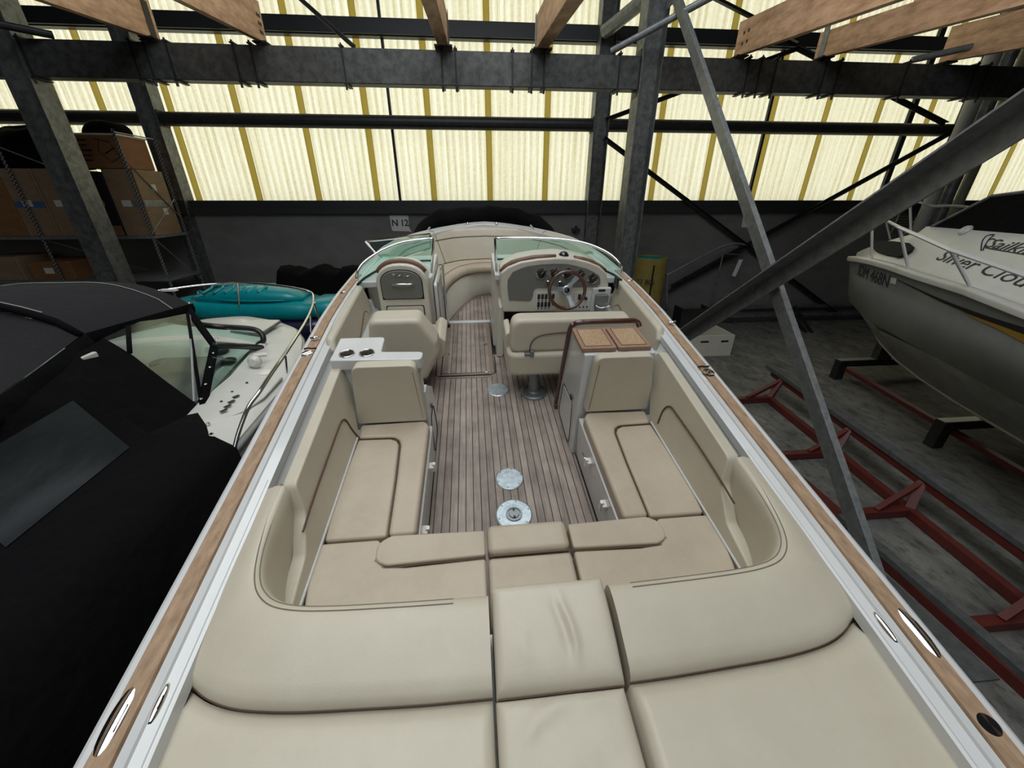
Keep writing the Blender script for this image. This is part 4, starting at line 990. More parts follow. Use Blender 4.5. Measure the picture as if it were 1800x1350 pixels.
for s in (-1, 1):
    x0 = .176 if s < 0 else .226
    side = 'left' if s < 0 else 'right'
    t = thing('lounge_bolster', '%s half of the curved cream wraparound backrest at the stern' % side, 'backrest', (s*.6, .55, .42), 'wraparound backrests')
    ST = [((x0, .655), (x0, .395)), ((.35, .658), (.36, .398)), ((.50, .662), (.53, .405)), ((.66, .668), (.72, .415)), ((.77, .678), (.86, .432)), ((.85, .700), (.945, .455)), ((.905, .742), (1.01, .487)), ((.94, .80), (1.055, .525)),
          ((.962, .88), (1.085, .66)), ((.972, .96), (1.10, .84)), ((.978, 1.04), (1.110, 1.0)), ((.982, 1.10), (1.118, 1.10)), ((.985, 1.155), (1.122, 1.175)), ((.995, 1.185), (1.115, 1.205))]
    n_ = 40; I_ = resamp([(*a[0], 0) for a in ST], n_); 
    # resample both curves with the same parameter so sections match
    def par(P, n):
        Q = [np.array(p) for p in P]; out = []
        B = bez([(*p, 0) for p in P], 6); return [(b[0], b[1]) for b in B]
    Ic, Oc = par([a[0] for a in ST], 0), par([a[1] for a in ST], 0)
    secs = []
    N = len(Ic)
    for i, (I, Oo) in enumerate(zip(Ic, Oc)):
        u = i/(N-1)
        k_ = 1-min(1, max(0, (u-.45)/.3))            # 1 = back part, 0 = arm part
        zi = .725; zo = .640*k_+.655*(1-k_)
        endf = 1-min(1, max(0, (u-.93)/.07))**2*.25
        I, Oo = Vector(I), Vector(Oo); d = (Oo-I)
        prof = [(-.0, .42), (-.012, .56), (-.012, .66), (.0, .695), (.035*.26/d.length, .716), (.10, .725), (.22, .728), (.42, .722), (.62, .706), (.80, .694), (.92, .682), (.985, .665), (1.0, .645), (1.0, .50)]
        prof = [(a, z if j < 7 else z-(1-k_)*.0*(z-.42)) for j, (a, z) in enumerate(prof)]
        row = []
        for a, z in prof:
            p = I+d*a; z2 = .42+(z-.42)*endf+ZG(1)*0
            row.append((s*p.x, p.y, z2))
        secs.append(row)
    part('pad', loft(secs, caps=False), M['leather'], t, smooth=True)
    part('end_cap', (secs[0], [tuple(range(len(secs[0])))]), M['leather'], t)
    part('arm_cap', (secs[-1], [tuple(range(len(secs[-1])))]), M['leather'], t)
    for o_ in (.012, .030):
        part('stitch_line', tube([(s*(I[0]+(Oo[0]-I[0])/math.hypot(Oo[0]-I[0], Oo[1]-I[1])*o_), I[1]+(Oo[1]-I[1])/math.hypot(Oo[0]-I[0], Oo[1]-I[1])*o_, .7175+.0085*(o_ > .02)-(.03 if i > N-4 else 0)) for i, (I, Oo) in enumerate(zip(Ic, Oc)) if 3 < i < N-2], .0022, 4), M['stitch'], t)
    seam = [(Oo[0], Oo[1]) for Oo in Oc[:43]]
    xs_ = [p[0] for p in seam]; ysm = [p[1] for p in seam]
    def yseam(x): return float(np.interp(abs(x), xs_, ysm))
    # flat pad behind
    t = thing('sun_pad', 'flat cream sun pad at the bottom %s of the photo' % side, 'sun pad', (s*.6, -.2, .54), 'sun pads')
    def zf(x, y, s=s):
        z = .662
        if s < 0: z += ridge(x, y, [(-.50, .30), (-.47, .24), (-.46, .16), (-.47, .06)], .022, .008)
        return z
    V, F = [], []
    nu, nv = 46, 40
    for j in range(nv+1):
        v = j/nv
        for i in range(nu+1):
            u = i/nu
            x = x0+(1.034-x0)*u; yt_ = yseam(x)-.004; y = yt_*(1-v)+(-1.2)*v
            xe = min(1.05, HW(y)-.150) ; x = x0+(xe-x0)*u
            e = min(u*(xe-x0), (1-u)*(xe-x0), v*1.6)
            r = .022; dr = 0 if e >= r else r-math.sqrt(max(0, r*r-(r-e)**2))
            V.append((s*x, y, zf(s*x, y)-dr))
    for j in range(nv):
        for i in range(nu): F.append((j*(nu+1)+i, j*(nu+1)+i+1, (j+1)*(nu+1)+i+1, (j+1)*(nu+1)+i))
    b0 = len(V); per = list(range(nu+1))+[j*(nu+1)+nu for j in range(1, nv+1)]+[nv*(nu+1)+i for i in range(nu-1, -1, -1)]+[j*(nu+1) for j in range(nv-1, 0, -1)]
    for i in per: V.append((V[i][0], V[i][1], .415))
    for i in range(len(per)): F.append((per[i], b0+i, b0+(i+1) % len(per), per[(i+1) % len(per)]))
    part('pad', (V, F), M['leather'], t, smooth=True)
    part('seam', tube([(s*p[0], p[1]-.001, .646) for p in seam if p[0] < 1.05], .002, 6), M['piping'], t)
t = thing('sun_pad', 'narrow creased middle sun pad with a raised upper section', 'sun pad', (.02, .2, .54), 'sun pads')
cr = [(.045, .62), (.055, .58), (.07, .53), (.078, .48), (.075, .44)]
def zc(x, y):
    v = min(1, max(0, (y-.385)/.27)); z = .68+.068*math.sin(v*math.pi/2)**.8
    z += ridge(x, y, cr, .013, .010)-ridge(x+.022, y, cr, .016, .006)+ridge(x, y, [(-.07, .55), (-.08, .49), (-.06, .43)], .02, .004)
    return z
gridpad('upper_section', lambda y: -.166+.0*y, lambda y: .207+.0*y, .388, .665, zc, t, M['leather'], r=.03, nx=60, ny=50, zb=.415)
def zc2(x, y):
    return .670+ridge(x, y, [(-.11, .28), (-.06, .33), (.0, .355), (.08, .37)], .018, .010)+ridge(x, y, [(.04, .33), (.09, .352), (.15, .36)], .012, .005)-ridge(x, y, [(.02, .20), (.10, .22), (.16, .21)], .03, .005)+ridge(x, y, [(.0, .10), (.05, .14), (.12, .15)], .02, .006)
gridpad('lower_section', lambda y: -.168, lambda y: .204, -1.2, .384, zc2, t, M['leather'], r=.028, nx=50, ny=120, zb=.415)
part('piping', tube([(-.16, .386, .652), (.205, .386, .652)], .002, 6), M['piping'], t)

# --- bow seating
def arc3(P, n=8):
    P = bez([tuple(p) for p in P], n); return P+[(-p[0],)+tuple(p[1:]) for p in P[:-1]][::-1]
Wf = arc3([(-.50, 4.22, 0), (-.46, 4.36, 0), (-.40, 4.54, 0), (-.31, 4.78, 0), (-.17, 5.03, 0), (0, 5.13, 0)])
Wt = arc3([(-.515, 4.22, .355), (-.48, 4.40, .355), (-.41, 4.60, .355), (-.29, 4.83, .355), (-.15, 4.94, .355), (0, 4.97, .355)])
part('bow_seat_box', loft([[a, b, tuple(np.array(b)+np.array((0, .02, .005)))] for a, b in zip(Wf, Wt)]), M['gel_cream'], boat, smooth=True)
part('bow_liner', loft([[(a[0], a[1], .352), (b[0], b[1], .352)] for a, b in zip(Wt, arc3([(-1.0, 4.22, 0), (-.97, 4.55, 0), (-.90, 4.82, 0), (-.7, 5.08, 0), (-.38, 5.30, 0), (0, 5.36, 0)]))]), M['gel'], boat)
part('courtesy_light', lathe([(.02, 0), (.018, .006), (.004, .007)], n=12, M=plane(bYp(812, 510, 4.86), (.8, -.5, 0), (0, 0, 1))), M['chrome'], boat)
Ca = arc3([(-.50, 4.24, .37), (-.47, 4.42, .37), (-.40, 4.62, .37), (-.29, 4.82, .37), (-.15, 4.92, .37), (0, 4.95, .37)])
Cb = arc3([(-.95, 4.24, .45), (-.86, 4.60, .45), (-.71, 4.86, .45), (-.53, 5.03, .45), (-.32, 5.16, .45), (0, 5.21, .45)])
Ct = arc3([(-1.07, 4.24, .81), (-1.0, 4.75, .815), (-.85, 5.00, .82), (-.66, 5.17, .825), (-.4, 5.33, .83), (0, 5.40, .83)])
def secsA(A, B):
    out = []
    for a, b in zip(A, B):
        a, b = Vector(a), Vector(b); d = Vector((b.x-a.x, b.y-a.y, 0)); dn = d.normalized()
        P = [(0, .36), (-.008, .39), (0, .42), (.02, .44), (.05, .45), (.10, .452)]
        out.append([tuple(Vector((a.x, a.y, 0))+dn*o+Vector((0, 0, z))) for o, z in P]+[(b.x, b.y, .452), (b.x, b.y, .36)])
    return out
S_ = secsA(Ca, Cb); N = len(S_)
cuts = [0, int(N*.34), N-int(N*.30), N-1]
for i, lab in enumerate(('left bow seat cushion', 'centre bow seat cushion', 'right bow seat cushion')):
    t = thing('bow_cushion', 'curved cream '+lab+' in front of the windshield', 'cushion', tuple(S_[(cuts[i]+cuts[i+1])//2][0]), 'bow seat cushions')
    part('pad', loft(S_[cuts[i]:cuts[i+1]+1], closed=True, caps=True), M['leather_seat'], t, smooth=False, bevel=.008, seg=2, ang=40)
    part('piping', tube([tuple(Vector(q_[5])+Vector((0, 0, .002))) for q_ in S_[cuts[i]:cuts[i+1]+1]], .003, 5), M['piping'], t)
    part('side_piping', tube([tuple(Vector(q_[0])) for q_ in S_[cuts[i]:cuts[i+1]+1]], .004, 5), M['piping'], t)
B_ = []
for a, b in zip(Cb, Ct):
    a, b = Vector(a), Vector(b); h = Vector((b.x-a.x, b.y-a.y, 0)); hn = h.normalized()
    B_.append([tuple(Vector((a.x, a.y, 0))+hn*o+Vector((0, 0, z))) for o, z in ((.0, .455), (h.length*.30, .58), (h.length*.62, .70), (h.length*.62+.012, .715), (h.length*.85, .785), (h.length+.0, .812), (h.length+.05, .815), (h.length+.09, .80), (h.length+.10, .60), (h.length*.5+.06, .46))])
cuts2 = [0, int(N*.30), N-int(N*.28), N-1]
for i, lab in enumerate(('left', 'long middle', 'right')):
    t = thing('bow_back_pad', lab+' section of the curved cream bow backrest', 'backrest', tuple(B_[(cuts2[i]+cuts2[i+1])//2][0]), 'bow backrests')
    part('pad', loft(B_[cuts2[i]:cuts2[i+1]+1], closed=True, caps=True), M['leather'], t, smooth=False, bevel=.006, seg=2, ang=50)
    part('piping', tube([tuple(Vector(q_[3])+Vector((0, -.003, .003))) for q_ in B_[cuts2[i]:cuts2[i+1]+1]], .005, 5), M['piping'], t)
    part('seam', tube([tuple(Vector(v)+Vector((0, -.002, .002))) for v in B_[cuts2[i+1]][0:8]], .003, 5), M['piping'], t) if i < 2 else None
# black cover bundled over the bow
secs = []
for i in range(41):
    u = -1+i/20
    x = .93*math.sin(u*math.pi/2*.98); rim_y = 5.66-.62*abs(u)**2.6
    hgt = .995-.05*abs(u)-.30*abs(u)**3.2+.012*math.sin(9*u)+.01*math.sin(23*u)
    w_ = .30-.12*abs(u)+.02*math.sin(14*u)
    cy_ = rim_y+.13
    row = []
    for k_ in range(14):
        a = 2*math.pi*k_/14
        rr = 1+.05*math.sin(3*a+6*u)+.03*math.sin(7*a+19*u)
        zc_ = hgt-.13*(1-abs(u)*.2)
        row.append((x+.10*math.cos(a)*u, cy_+w_*.75*math.cos(a)*rr*.8+.08, zc_+(.13 if math.sin(a) > 0 else .33)*math.sin(a)*rr*(1-.3*abs(u))))
    secs.append(row)
t = thing('bow_cover', 'black canvas cover bundled over the bow of the long boat', 'cover', (0, 5.8, .6))
part('canvas', loft(secs, closed=True, caps=True), M['canvas'], t, smooth=True)
for px, py in ((753, 402), (935, 398)):
    a = bYp(px, py, 5.28)
    part('strap_end', beam((a[0]-.02*np.sign(a[0]-.05), 5.26, a[2]+.02), (a[0]+.03*np.sign(a[0]-.05), 5.30, a[2]-.04), .02, .012), M['paper'], t)
for px, py in ((822, 398), (873, 397.5)):
    a = bYp(px, py, 5.50)
    part('rim_fitting', lathe([(.018, 0), (.014, .02), (.006, .03)], (a[0], 5.50, .825), 10), M['chrome'], boat)

# --- deck hardware on the rails
def ellip(name, c, L, w, h, ang, m_, parent=None, lab=None, cat='cleat', group=None, slot=True):
    Mx = Matrix.Translation(c) @ Matrix.Rotation(ang, 4, 'Z')
    secs = []
    for i in range(17):
        u = -1+2*i/16; f = max(.02, math.sqrt(max(0, 1-abs(u)**2.2)))
        secs.append([tuple(Mx @ Vector((w*f*math.cos(a), L*u, h*f*math.sin(a)))) for a in [math.pi*k_/8 for k_ in range(9)]]+[tuple(Mx @ Vector((-w*f, L*u, -.004))), tuple(Mx @ Vector((w*f, L*u, -.004)))])
    t = comp(name, boat, lab)
    part('body', loft(secs, closed=True, caps=True), M[m_], t, smooth=True)
    if slot: part('recess', join(*[xf(box(-.003, .003, -L*.3, L*.3, h*.86, h*.98), Mx @ Matrix.Translation((w*.42, 0, -h*.12)))]), M['dark_hole'], t)
    return t
aL = math.radians(3.5)
ellip('mooring_cleat', (-1.142, .42, .700), .094, .029, .024, -aL*-1, 'chrome', lab='long polished pop-up cleat in the left teak rail near the stern', group='mooring cleats')
ellip('mooring_cleat', (1.142, .42, .700), .094, .029, .024, -aL, 'chrome', lab='long polished pop-up cleat in the right teak rail near the stern', group='mooring cleats')
ellip('deck_fitting', (-1.064, .450, .699), .050, .013, .012, aL, 'chrome', lab='small polished teardrop fitting inboard of the left stern cleat', cat='deck fitting', group='stern deck fittings')
ellip('deck_fitting', (1.064, .445, .699), .050, .013, .012, -aL, 'chrome', lab='small polished teardrop fitting inboard of the right stern cleat', cat='deck fitting', group='stern deck fittings')
t = comp('filler_cap', boat, 'round black and chrome filler cap')
part('ring', lathe([(.031, 0), (.031, .008), (.026, .011)], (1.114, .20, .703), 28), M['chrome'], t)
part('cap', lathe([(.026, 0), (.025, .012), (.003, .014)], (1.114, .20, .703), 28), M['black_gloss'], t)
for (px, py, lab) in ((1245, 655, 'small round flush cleat in the right teak rail, halfway along'), (540, 622, 'small round flush cleat in the left teak rail, halfway along')):
    a = bZp(px, py, .738)
    t = comp('flush_cleat', boat, lab)
    part('plate', lathe([(.036, 0), (.034, .006), (.02, .004), (.003, .004)], (a[0], a[1], .738), 24), M['chrome'], t)
    part('bar', tube([(a[0]-.02, a[1]-.02, .745), (a[0]+.02, a[1]+.02, .745)], .006, 8), M['chrome'], t)
    part('slot', tube(bez([(a[0]-.038, a[1]+.058, .744), (a[0]-.01, a[1]+.066, .744), (a[0]+.012, a[1]+.058, .744), (a[0]+.038, a[1]+.064, .744)], 4), .005, 6), M['dark_hole'], t)
for (px, py, lab) in ((554, 597, 'small chrome knob on the left teak rail above the flush cleat'), (605, 517, 'chrome hook on the left teak rail near the windshield'), (1107, 496, 'chrome hook on the right rail near the windshield'), (1181, 570, 'small clip on the right teak rail beside the bar cabinet')):
    a = bZp(px, py, .75)
    t = part('rail_knob', join(lathe([(.014, 0), (.010, .012), (.016, .022), (.010, .032)], (a[0], a[1], .742), 12), tube([(a[0]-.028, a[1], .762), (a[0]+.028, a[1]+.01, .766)], .008, 8)), M['chrome'], boat, smooth=True, label=lab)
a = bXp(1083, 496, 1.10)
part('vent_plate', box(1.095, 1.11, a[1]-.05, a[1]+.05, a[2]-.05, a[2]+.05), M['black'], boat, bevel=.012)

# =================================================================== THE CANOPIED BOAT ON THE LEFT (hall coordinates)
FR[0] = HALL
lb = thing('cabin_cruiser', 'white motorboat with a black canvas canopy on the left', 'boat', (-3.0, 1.5, .4))
LY = [-2.5, 0, 2.1, 3.0, 3.6, 4.1, 4.5, 4.78, 4.95, 5.0]
LW = [1.30, 1.42, 1.44, 1.38, 1.26, 1.08, .84, .52, .2, .0]
def LHW(y): return float(np.interp(y, LY, LW))
def LZ(y): return float(np.interp(y, [-2.5, 2, 5.0], [1.86, 1.92, 1.96]))
lys = [float(v) for v in np.interp(np.linspace(0, 1, 36), np.linspace(0, 1, len(LY)), LY)]
secs = []
for y in lys:
    w, z = LHW(y), LZ(y); bow = max(0, (y-2.5)/2.85); kz = .42+.9*bow**2
    secs.append([(-3+s*w*k_, y-.35*bow*(1-k2), kz+(z-kz)*k2) for s, k_, k2 in ((-1, 1, 1), (-1, 1.0, .8), (-1, .93, .4), (0, 0, 0), (1, .93, .4), (1, 1.0, .8), (1, 1, 1))])
part('hull', loft(secs), M['hullwhite'], lb, smooth=True)
# decks: starboard side deck, port side deck, foredeck with a crown
def ldeck(xfun, rows, nm):
    part(nm, loft(rows), M['hullwhite'], lb, smooth=True)
rows = []
for y in [v for v in lys if v >= 3.6]:
    w, z = LHW(y), LZ(y)
    rows.append([(-3+w*k_, y, z+.085*(1-abs(k_)**2.4)*min(1, w/.7)) for k_ in [-1+i/8 for i in range(17)]])
part('foredeck', loft(rows), M['hullwhite'], lb, smooth=True)
for s in (-1, 1):
    rows = []
    for y in [-2.5, -1, 0, 1, 2.1, 2.6, 3.0, 3.4, 3.7, 3.8]:
        w, z = LHW(y), LZ(y)
        rows.append([(-3+s*w, y, z), (-3+s*(w-.05), y, z+.03), (-3+s*(w-.22), y, z+.055), (-3+s*(w-.40), y, z+.09), (-3+s*(w-.44), y, z+.06), (-3+s*(w-.46), y, z-.5)])
    part('side_deck', loft(rows), M['hullwhite'], lb, smooth=True)
part('rubbing_strake', tube([(-3+LHW(y)+.01, y, LZ(y)-.03) for y in lys], .022, 6), M['hullgrey'], lb, smooth=True)
part('side_crease', tube([aZ(383, 741, 1.96), aZ(430, 722, 1.97), aZ(462, 700, 1.97), aZ(495, 665, 1.97)], .010, 6), M['hullwhite'], lb, smooth=True)
a = aZ(455, 560, 2.17)
hq = [aZ(451, 561, 2.06)[:2], aZ(492, 562, 2.06)[:2], aZ(458, 584, 2.06)[:2], aZ(405, 579, 2.06)[:2], aZ(418, 572, 2.06)[:2]]
part('anchor_hatch', prism(hq, 2.03, 2.06), M['hullwhite'], lb, bevel=.008)
part('hatch_gasket', tube([(q_[0], q_[1], 2.035) for q_ in hq], .012, 6, closed=True), M['galv'], lb)
part('cockpit_sole', box(-4.0, -2.0, -2.4, 3.6, 1.05, 1.10), M['hullwhite'], lb)
part('seat_base', box(-3.9, -2.9, 1.6, 2.3, 1.1, 1.75), M['hullwhite'], lb, bevel=.05)
part('dashboard', yz([(2.95, 1.1), (2.85, 1.75), (3.15, 1.98), (3.75, 2.05), (3.75, 1.1)], -3.95, -2.08), M['hullwhite'], lb, bevel=.04)
part('instrument_pod', yz([(2.88, 1.84), (3.08, 2.02), (3.35, 2.07), (3.3, 1.9)], -2.75, -2.25), M['steel_grey'], lb, bevel=.03)
for x, y, z, r in ((-2.95, 3.12, 1.99, .08), (-3.15, 3.0, 1.93, .07), (-2.75, 3.30, 2.03, .085), (-2.40, 3.52, 2.045, .075), (-3.4, 3.2, 1.99, .08), (-2.22, 3.32, 2.02, .06)):
    part('dash_vent', lathe([(r, 0), (r, .015), (r*.8, .02), (.004, .012)], (x, y, z), 20), M['black'], lb)
part('steering_wheel', xf(tube([(.17*math.cos(a*math.pi/16), .17*math.sin(a*math.pi/16), 0) for a in range(32)], .014, 8, closed=True), plane((-2.55, 2.78, 1.85), (1, 0, 0), (0, .35, .9))), M['black'], lb, smooth=True)
part('wheel_hub', xf(join(lathe([(.05, -.03), (.05, 0), (.01, .01)], n=16), beam((-.16, 0, 0), (.16, 0, 0), .03, .01), beam((0, 0, 0), (0, -.16, 0), .03, .01)), plane((-2.55, 2.78, 1.85), (1, 0, 0), (0, .35, .9))), M['steel_grey'], lb)
# windshield
wsb2 = [aZ(352, 722, 1.98), aZ(400, 668, 1.99), aZ(440, 622, 2.0), aZ(458, 604, 2.03)]
wtop = [aZ(352, 722, 2.0), aZ(385, 640, 2.22), aZ(430, 590, 2.26), aZ(452, 583, 2.22)]
cnr = wsb2[-1]; ftop = [aZ(463, 598, 2.07), aZ(459, 586, 2.13), aZ(443, 578, 2.18), aZ(400, 575, 2.24), aZ(372, 573, 2.30), (-3.6, 3.75, 2.36), (-4.0, 3.3, 2.36)]
part('windshield_frame', join(tube(bez(wsb2+[cnr], 3), .03, 8), tube(bez([cnr]+ftop, 4), .025, 8), tube([aZ(460, 611, 2.02), aZ(378, 606, 2.24)], .026, 8)), M['black'], lb, smooth=True)
p1, p2, p3 = aZ(352, 722, 1.98), aZ(458, 604, 2.03), aZ(378, 608, 2.24)
part('side_glass', ([p1, p2, p3], [(0, 1, 2)]), M['glass'], lb)
fb = [cnr, (-2.6, 3.85, 2.08), (-3.1, 3.9, 2.08), (-3.6, 3.7, 2.08), (-3.95, 3.3, 2.0)]
FT, FB = resamp(ftop, 14), resamp(fb, 14)
part('front_glass', loft([[a, b] for a, b in zip(FB, FT)]), M['glass'], lb, smooth=True)
# canopy
def edge(y): return np.array([np.interp(y, [-2.5, .5, 1.73, 2.38, 3.33], [-2.05, -2.10, -2.18, -2.36, -2.38]), y, np.interp(y, [-2.5, .5, 1.73, 2.38, 3.33], [2.30, 2.44, 2.50, 2.575, 2.52])])
def arch_row(y, crown, fwd, n=18, sc_=1.0):
    e = edge(y); row = []
    for k_ in range(n+1):
        u = k_/n; x = e[0]*(1-u)+(-4.05)*u
        f = math.sin(math.pi*u)**.55
        row.append((x, y+fwd*math.sin(math.pi*u), e[2]+crown*f*(1-.05*math.cos(4*math.pi*u))))
    return row
rows = [arch_row(y, c, f) for y, c, f in ((3.34, .12, .22), (3.30, .17, .20), (3.1, .20, .12), (2.8, .225, .05), (2.5, .23, 0), (2.38, .22, 0))]
part('canopy_top', loft(rows), M['canvas_light'], lb, smooth=True)
rows = [arch_row(y, c, 0) for y, c in ((2.36, .19), (2.30, .15), (2.0, .13), (1.7, .12), (1.2, .12), (.2, .10), (-2.4, .1))]
part('canopy_rear', loft(rows), M['canvas_light'], lb, smooth=True)
def hang(y, d, o=0): e = edge(y); return (e[0]+.02+o, e[1], e[2]-d)
part('canopy_valance', join(loft([[hang(y, -.01, .005), hang(y, .03, .01), hang(y, .07, .0)] for y in np.linspace(2.38, 3.34, 12)]), loft([[hang(y, -.01, .005), hang(y, .04, .03), hang(y, .09, .03)] for y in np.linspace(-2.4, 2.38, 24)])), M['canvas'], lb, smooth=True)
part('canopy_bow', tube([r for r in arch_row(2.37, .235, 0)], .022, 8), M['canvas'], lb, smooth=True)
part('seam_piping', tube([tuple(Vector(r)+Vector((0, 0, .004))) for r in arch_row(3.14, .197, .13)], .004, 4), M['hullgrey'], lb)
part('seam_piping', tube([tuple(Vector(r)+Vector((0, 0, .004))) for r in arch_row(2.42, .232, 0)][2:], .004, 4), M['hullgrey'], lb)
# side curtain and clear window
S1, S2 = hang(3.33, .07), hang(2.45, .07)
A_ = aZ(355, 717, 1.985); Pst = aZ(377, 608, 2.24)
def lowedge(u): return None
low = [aPl(x, y, A_, (1, 0.12, .62)) for x, y in ((182, 594), (228, 620), (277, 659), (326, 695), (355, 717))]
top = [aPl(x, y, A_, (1, 0.12, .62)) for x, y in ((182, 592), (225, 574), (262, 558), (300, 547), (328, 541))]
front = [aPl(x, y, A_, (1, 0.12, .62)) for x, y in ((328, 541), (377, 608), (355, 717))]
part('clear_window', (list(low)+[front[1]]+list(top)[::-1][:-1], [tuple(range(10))]), M['vinyl'], lb)
part('window_frame', join(tube(front, .03, 6), tube([top[-1], low[-1]], .012, 6), tube([top[1], low[1]], .014, 6)), M['canvas'], lb, smooth=True)
part('window_zip', tube([aPl(333, 545, A_, (1, .12, .62)), aPl(341, 706, A_, (1, .12, .62))], .008, 6), M['hullgrey'], lb)
for x, y in ((350, 706), (358, 680), (366, 650), (372, 625), (378, 600), (330, 537)):
    a = aPl(x, y, A_, (1, .12, .62)); part('snap_button', lathe([(.010, 0), (.008, .008), (.002, .009)], (a[0]+.02, a[1], a[2]+.02), 8), M['chrome'], lb)
cur = []
R2 = random.Random(5)
for y in np.linspace(-2.4, 2.06, 30):
    e = edge(min(y, 2.4)); w = .03*math.sin(3.1*y)+.02*math.sin(7.3*y+1)
    q1 = np.array((-1.95+w, y, 2.07)); q2 = np.array((-1.60, y, 2.03)); 
    cur.append([tuple(e+np.array((.03, 0, -.03))), tuple(e*.66+q1*.34+np.array((w, 0, .02))), tuple(e*.33+q1*.67+np.array((w*1.3, 0, .01))), tuple(q1), tuple(q1*.5+q2*.5+np.array((0, 0, .02))), tuple(q2), (-1.50, y, 1.95), (-1.47+w*.3, y, 1.5), (-1.50+w*.5, y, 1.0), (-1.53, y, .62)])
part('side_curtain', loft(cur), M['canvas'], lb, smooth=True)
fr_ = [list(low[0]), list(low[1]), list(low[2]), list(low[3]), list(low[4])]
eB = np.array(cur[-1])
rows = []
for i, u in enumerate(np.linspace(0, 1, 8)):
    a = np.array([np.interp(u, np.linspace(0, 1, 5), [l[k_] for l in fr_]) for k_ in range(3)])
    b = np.array([np.interp(u, [0, .34, .67, 1], [eB[j][k_] for j in range(4)]) for k_ in range(3)])
    rows.append([tuple(b), tuple(a*.5+b*.5), tuple(a)])
part('side_curtain', loft(rows), M['canvas'], lb, smooth=True)
part('side_curtain', ([tuple(low[4]), tuple(aZ(371, 779, 1.975)), tuple(eB[4]), tuple(eB[3])], [(0, 1, 2, 3)]), M['canvas'], lb)
for x, y in ((366, 745), (372, 763)):
    a = aZ(x, y, 1.99); part('snap_button', lathe([(.012, 0), (.008, .008), (.002, .009)], (a[0], a[1], a[2]), 8), M['chrome'], lb)
from mathutils.bvhtree import BVHTree
gc_ = loft(cur); bvc = BVHTree.FromPolygons([Vector(v) for v in gc_[0]], gc_[1])
ww = []
for i in range(13):
    u = i/12; row = []
    for j in range(7):
        v = j/6
        px = (128*(1-v)+228*v)*(1-u)+(-120*(1-v)+10*v)*u; py = (704*(1-v)+786*v)*(1-u)+(850*(1-v)+962*v)*u
        d = Vector(ray(px, py)).normalized(); h_ = bvc.ray_cast(Vector(O_), d)
        row.append(tuple(h_[0]-d*.012) if h_[0] is not None else None)
    ww.append(row)
if all(p is not None for r_ in ww for p in r_):
    part('tinted_side_window', loft(ww), mat('smoked_vinyl', (.012, .016, .018), .6, spec=.25, bump=((5, 3, 5), .5, .03)), lb, smooth=True)
else: print('WINDOW MISS')
t_ = aPl(136, 618, A_, (1, .12, .62))
part('frame_clamp', box(-2.30, -2.24, 2.20, 2.30, 2.42, 2.50), M['hullgrey2'], lb, bevel=.01)
a = aZ(14, 549, 2.66); part('fabric_label', box(a[0]-.05, a[0]+.05, a[1]-.02, a[1]+.02, a[2], a[2]+.004), M['paper'], lb)
a = aZ(316, 497, 2.60); part('reflector_patch', box(-2.62, -2.50, 3.40, 3.44, 2.615, 2.63), M['paper'], lb)
# bow rail
t = comp('bow_rail', lb)
P = [aZ(411, 792, 1.93), aZ(425, 735, 2.1), aZ(440, 728, 2.13), aZ(453, 700, 2.2), aZ(478, 660, 2.24), aZ(501, 624, 2.27), aZ(540, 560, 2.30), aZ(551, 527, 2.34), aZ(540, 511, 2.36), (-2.55, 4.98, 2.36), (-3.0, 5.12, 2.36), (-3.4, 5.0, 2.36), (-3.9, 4.5, 2.34), (-4.2, 3.8, 2.3)]
P = [aZ(411, 792, 1.93), aZ(420, 758, 2.03), aZ(437, 715, 2.15), aZ(455, 690, 2.2), aZ(478, 655, 2.24), aZ(501, 622, 2.27), aZ(540, 560, 2.30), aZ(551, 527, 2.34), aZ(540, 511, 2.36), (-2.55, 4.98, 2.36), (-3.0, 5.12, 2.36), (-3.4, 5.0, 2.36), (-3.9, 4.5, 2.34), (-4.2, 3.8, 2.3)]
part('top_rail', tube(bez(P, 5), .0125, 8), M['chrome'], t, smooth=True)
for a, b in ((aZ(501, 624, 2.27), aZ(504, 655, 2.02)), (aZ(546, 548, 2.31), aZ(547, 583, 2.06)), (aZ(552, 532, 2.33), aZ(561, 562, 2.1)), ((-3.0, 5.12, 2.36), (-3.0, 5.0, 2.08))):
    part('stanchion', tube([a, b], .010, 6), M['chrome'], t)
a = aZ(455, 640, 2.0)
t = comp('searchlight', lb)
part('lamp_head', lathe([(.05, 0), (.055, .03), (.03, .06)], n=16, M=plane((a[0]+.02, a[1]-.06, 2.05), (1, 0, 0), (0, .2, 1))), M['hullwhite'], t)
part('bracket', join(tube([(a[0]-.05, a[1]-.02, 2.0), (a[0]-.02, a[1], 2.08)], .015, 6), tube([(a[0]-.02, a[1], 2.08), (a[0]+.06, a[1]+.05, 2.07)], .018, 6)), M['white_plastic'], t)
v = aZ(468, 655, 1.98)
part('deck_vent', lathe([(.06, 0), (.055, .02), (.03, .03), (.004, .03)], (v[0]+.01, v[1]-.02, 1.975), 18), M['white_plastic'], t)
for i, (px, py) in enumerate(((393, 722), (400, 714), (407, 706), (415, 697))):
    a = aZ(px, py, 1.992)
    part('deck_emblem', xf(join(box(-.022, .022, -.012, .012, 0, .004)), Matrix.Translation(a) @ Matrix.Rotation(math.radians(60), 4, 'Z')), M['lettering'], lb)
for px, py in ((389, 709), (408, 692), (434, 676), (454, 645), (462, 620)):
    a = aZ(px, py-3, 1.995); part('deck_screw', lathe([(.010, 0), (.008, .006), (.002, .007)], (a[0], a[1], a[2]), 8), M['black'], lb)
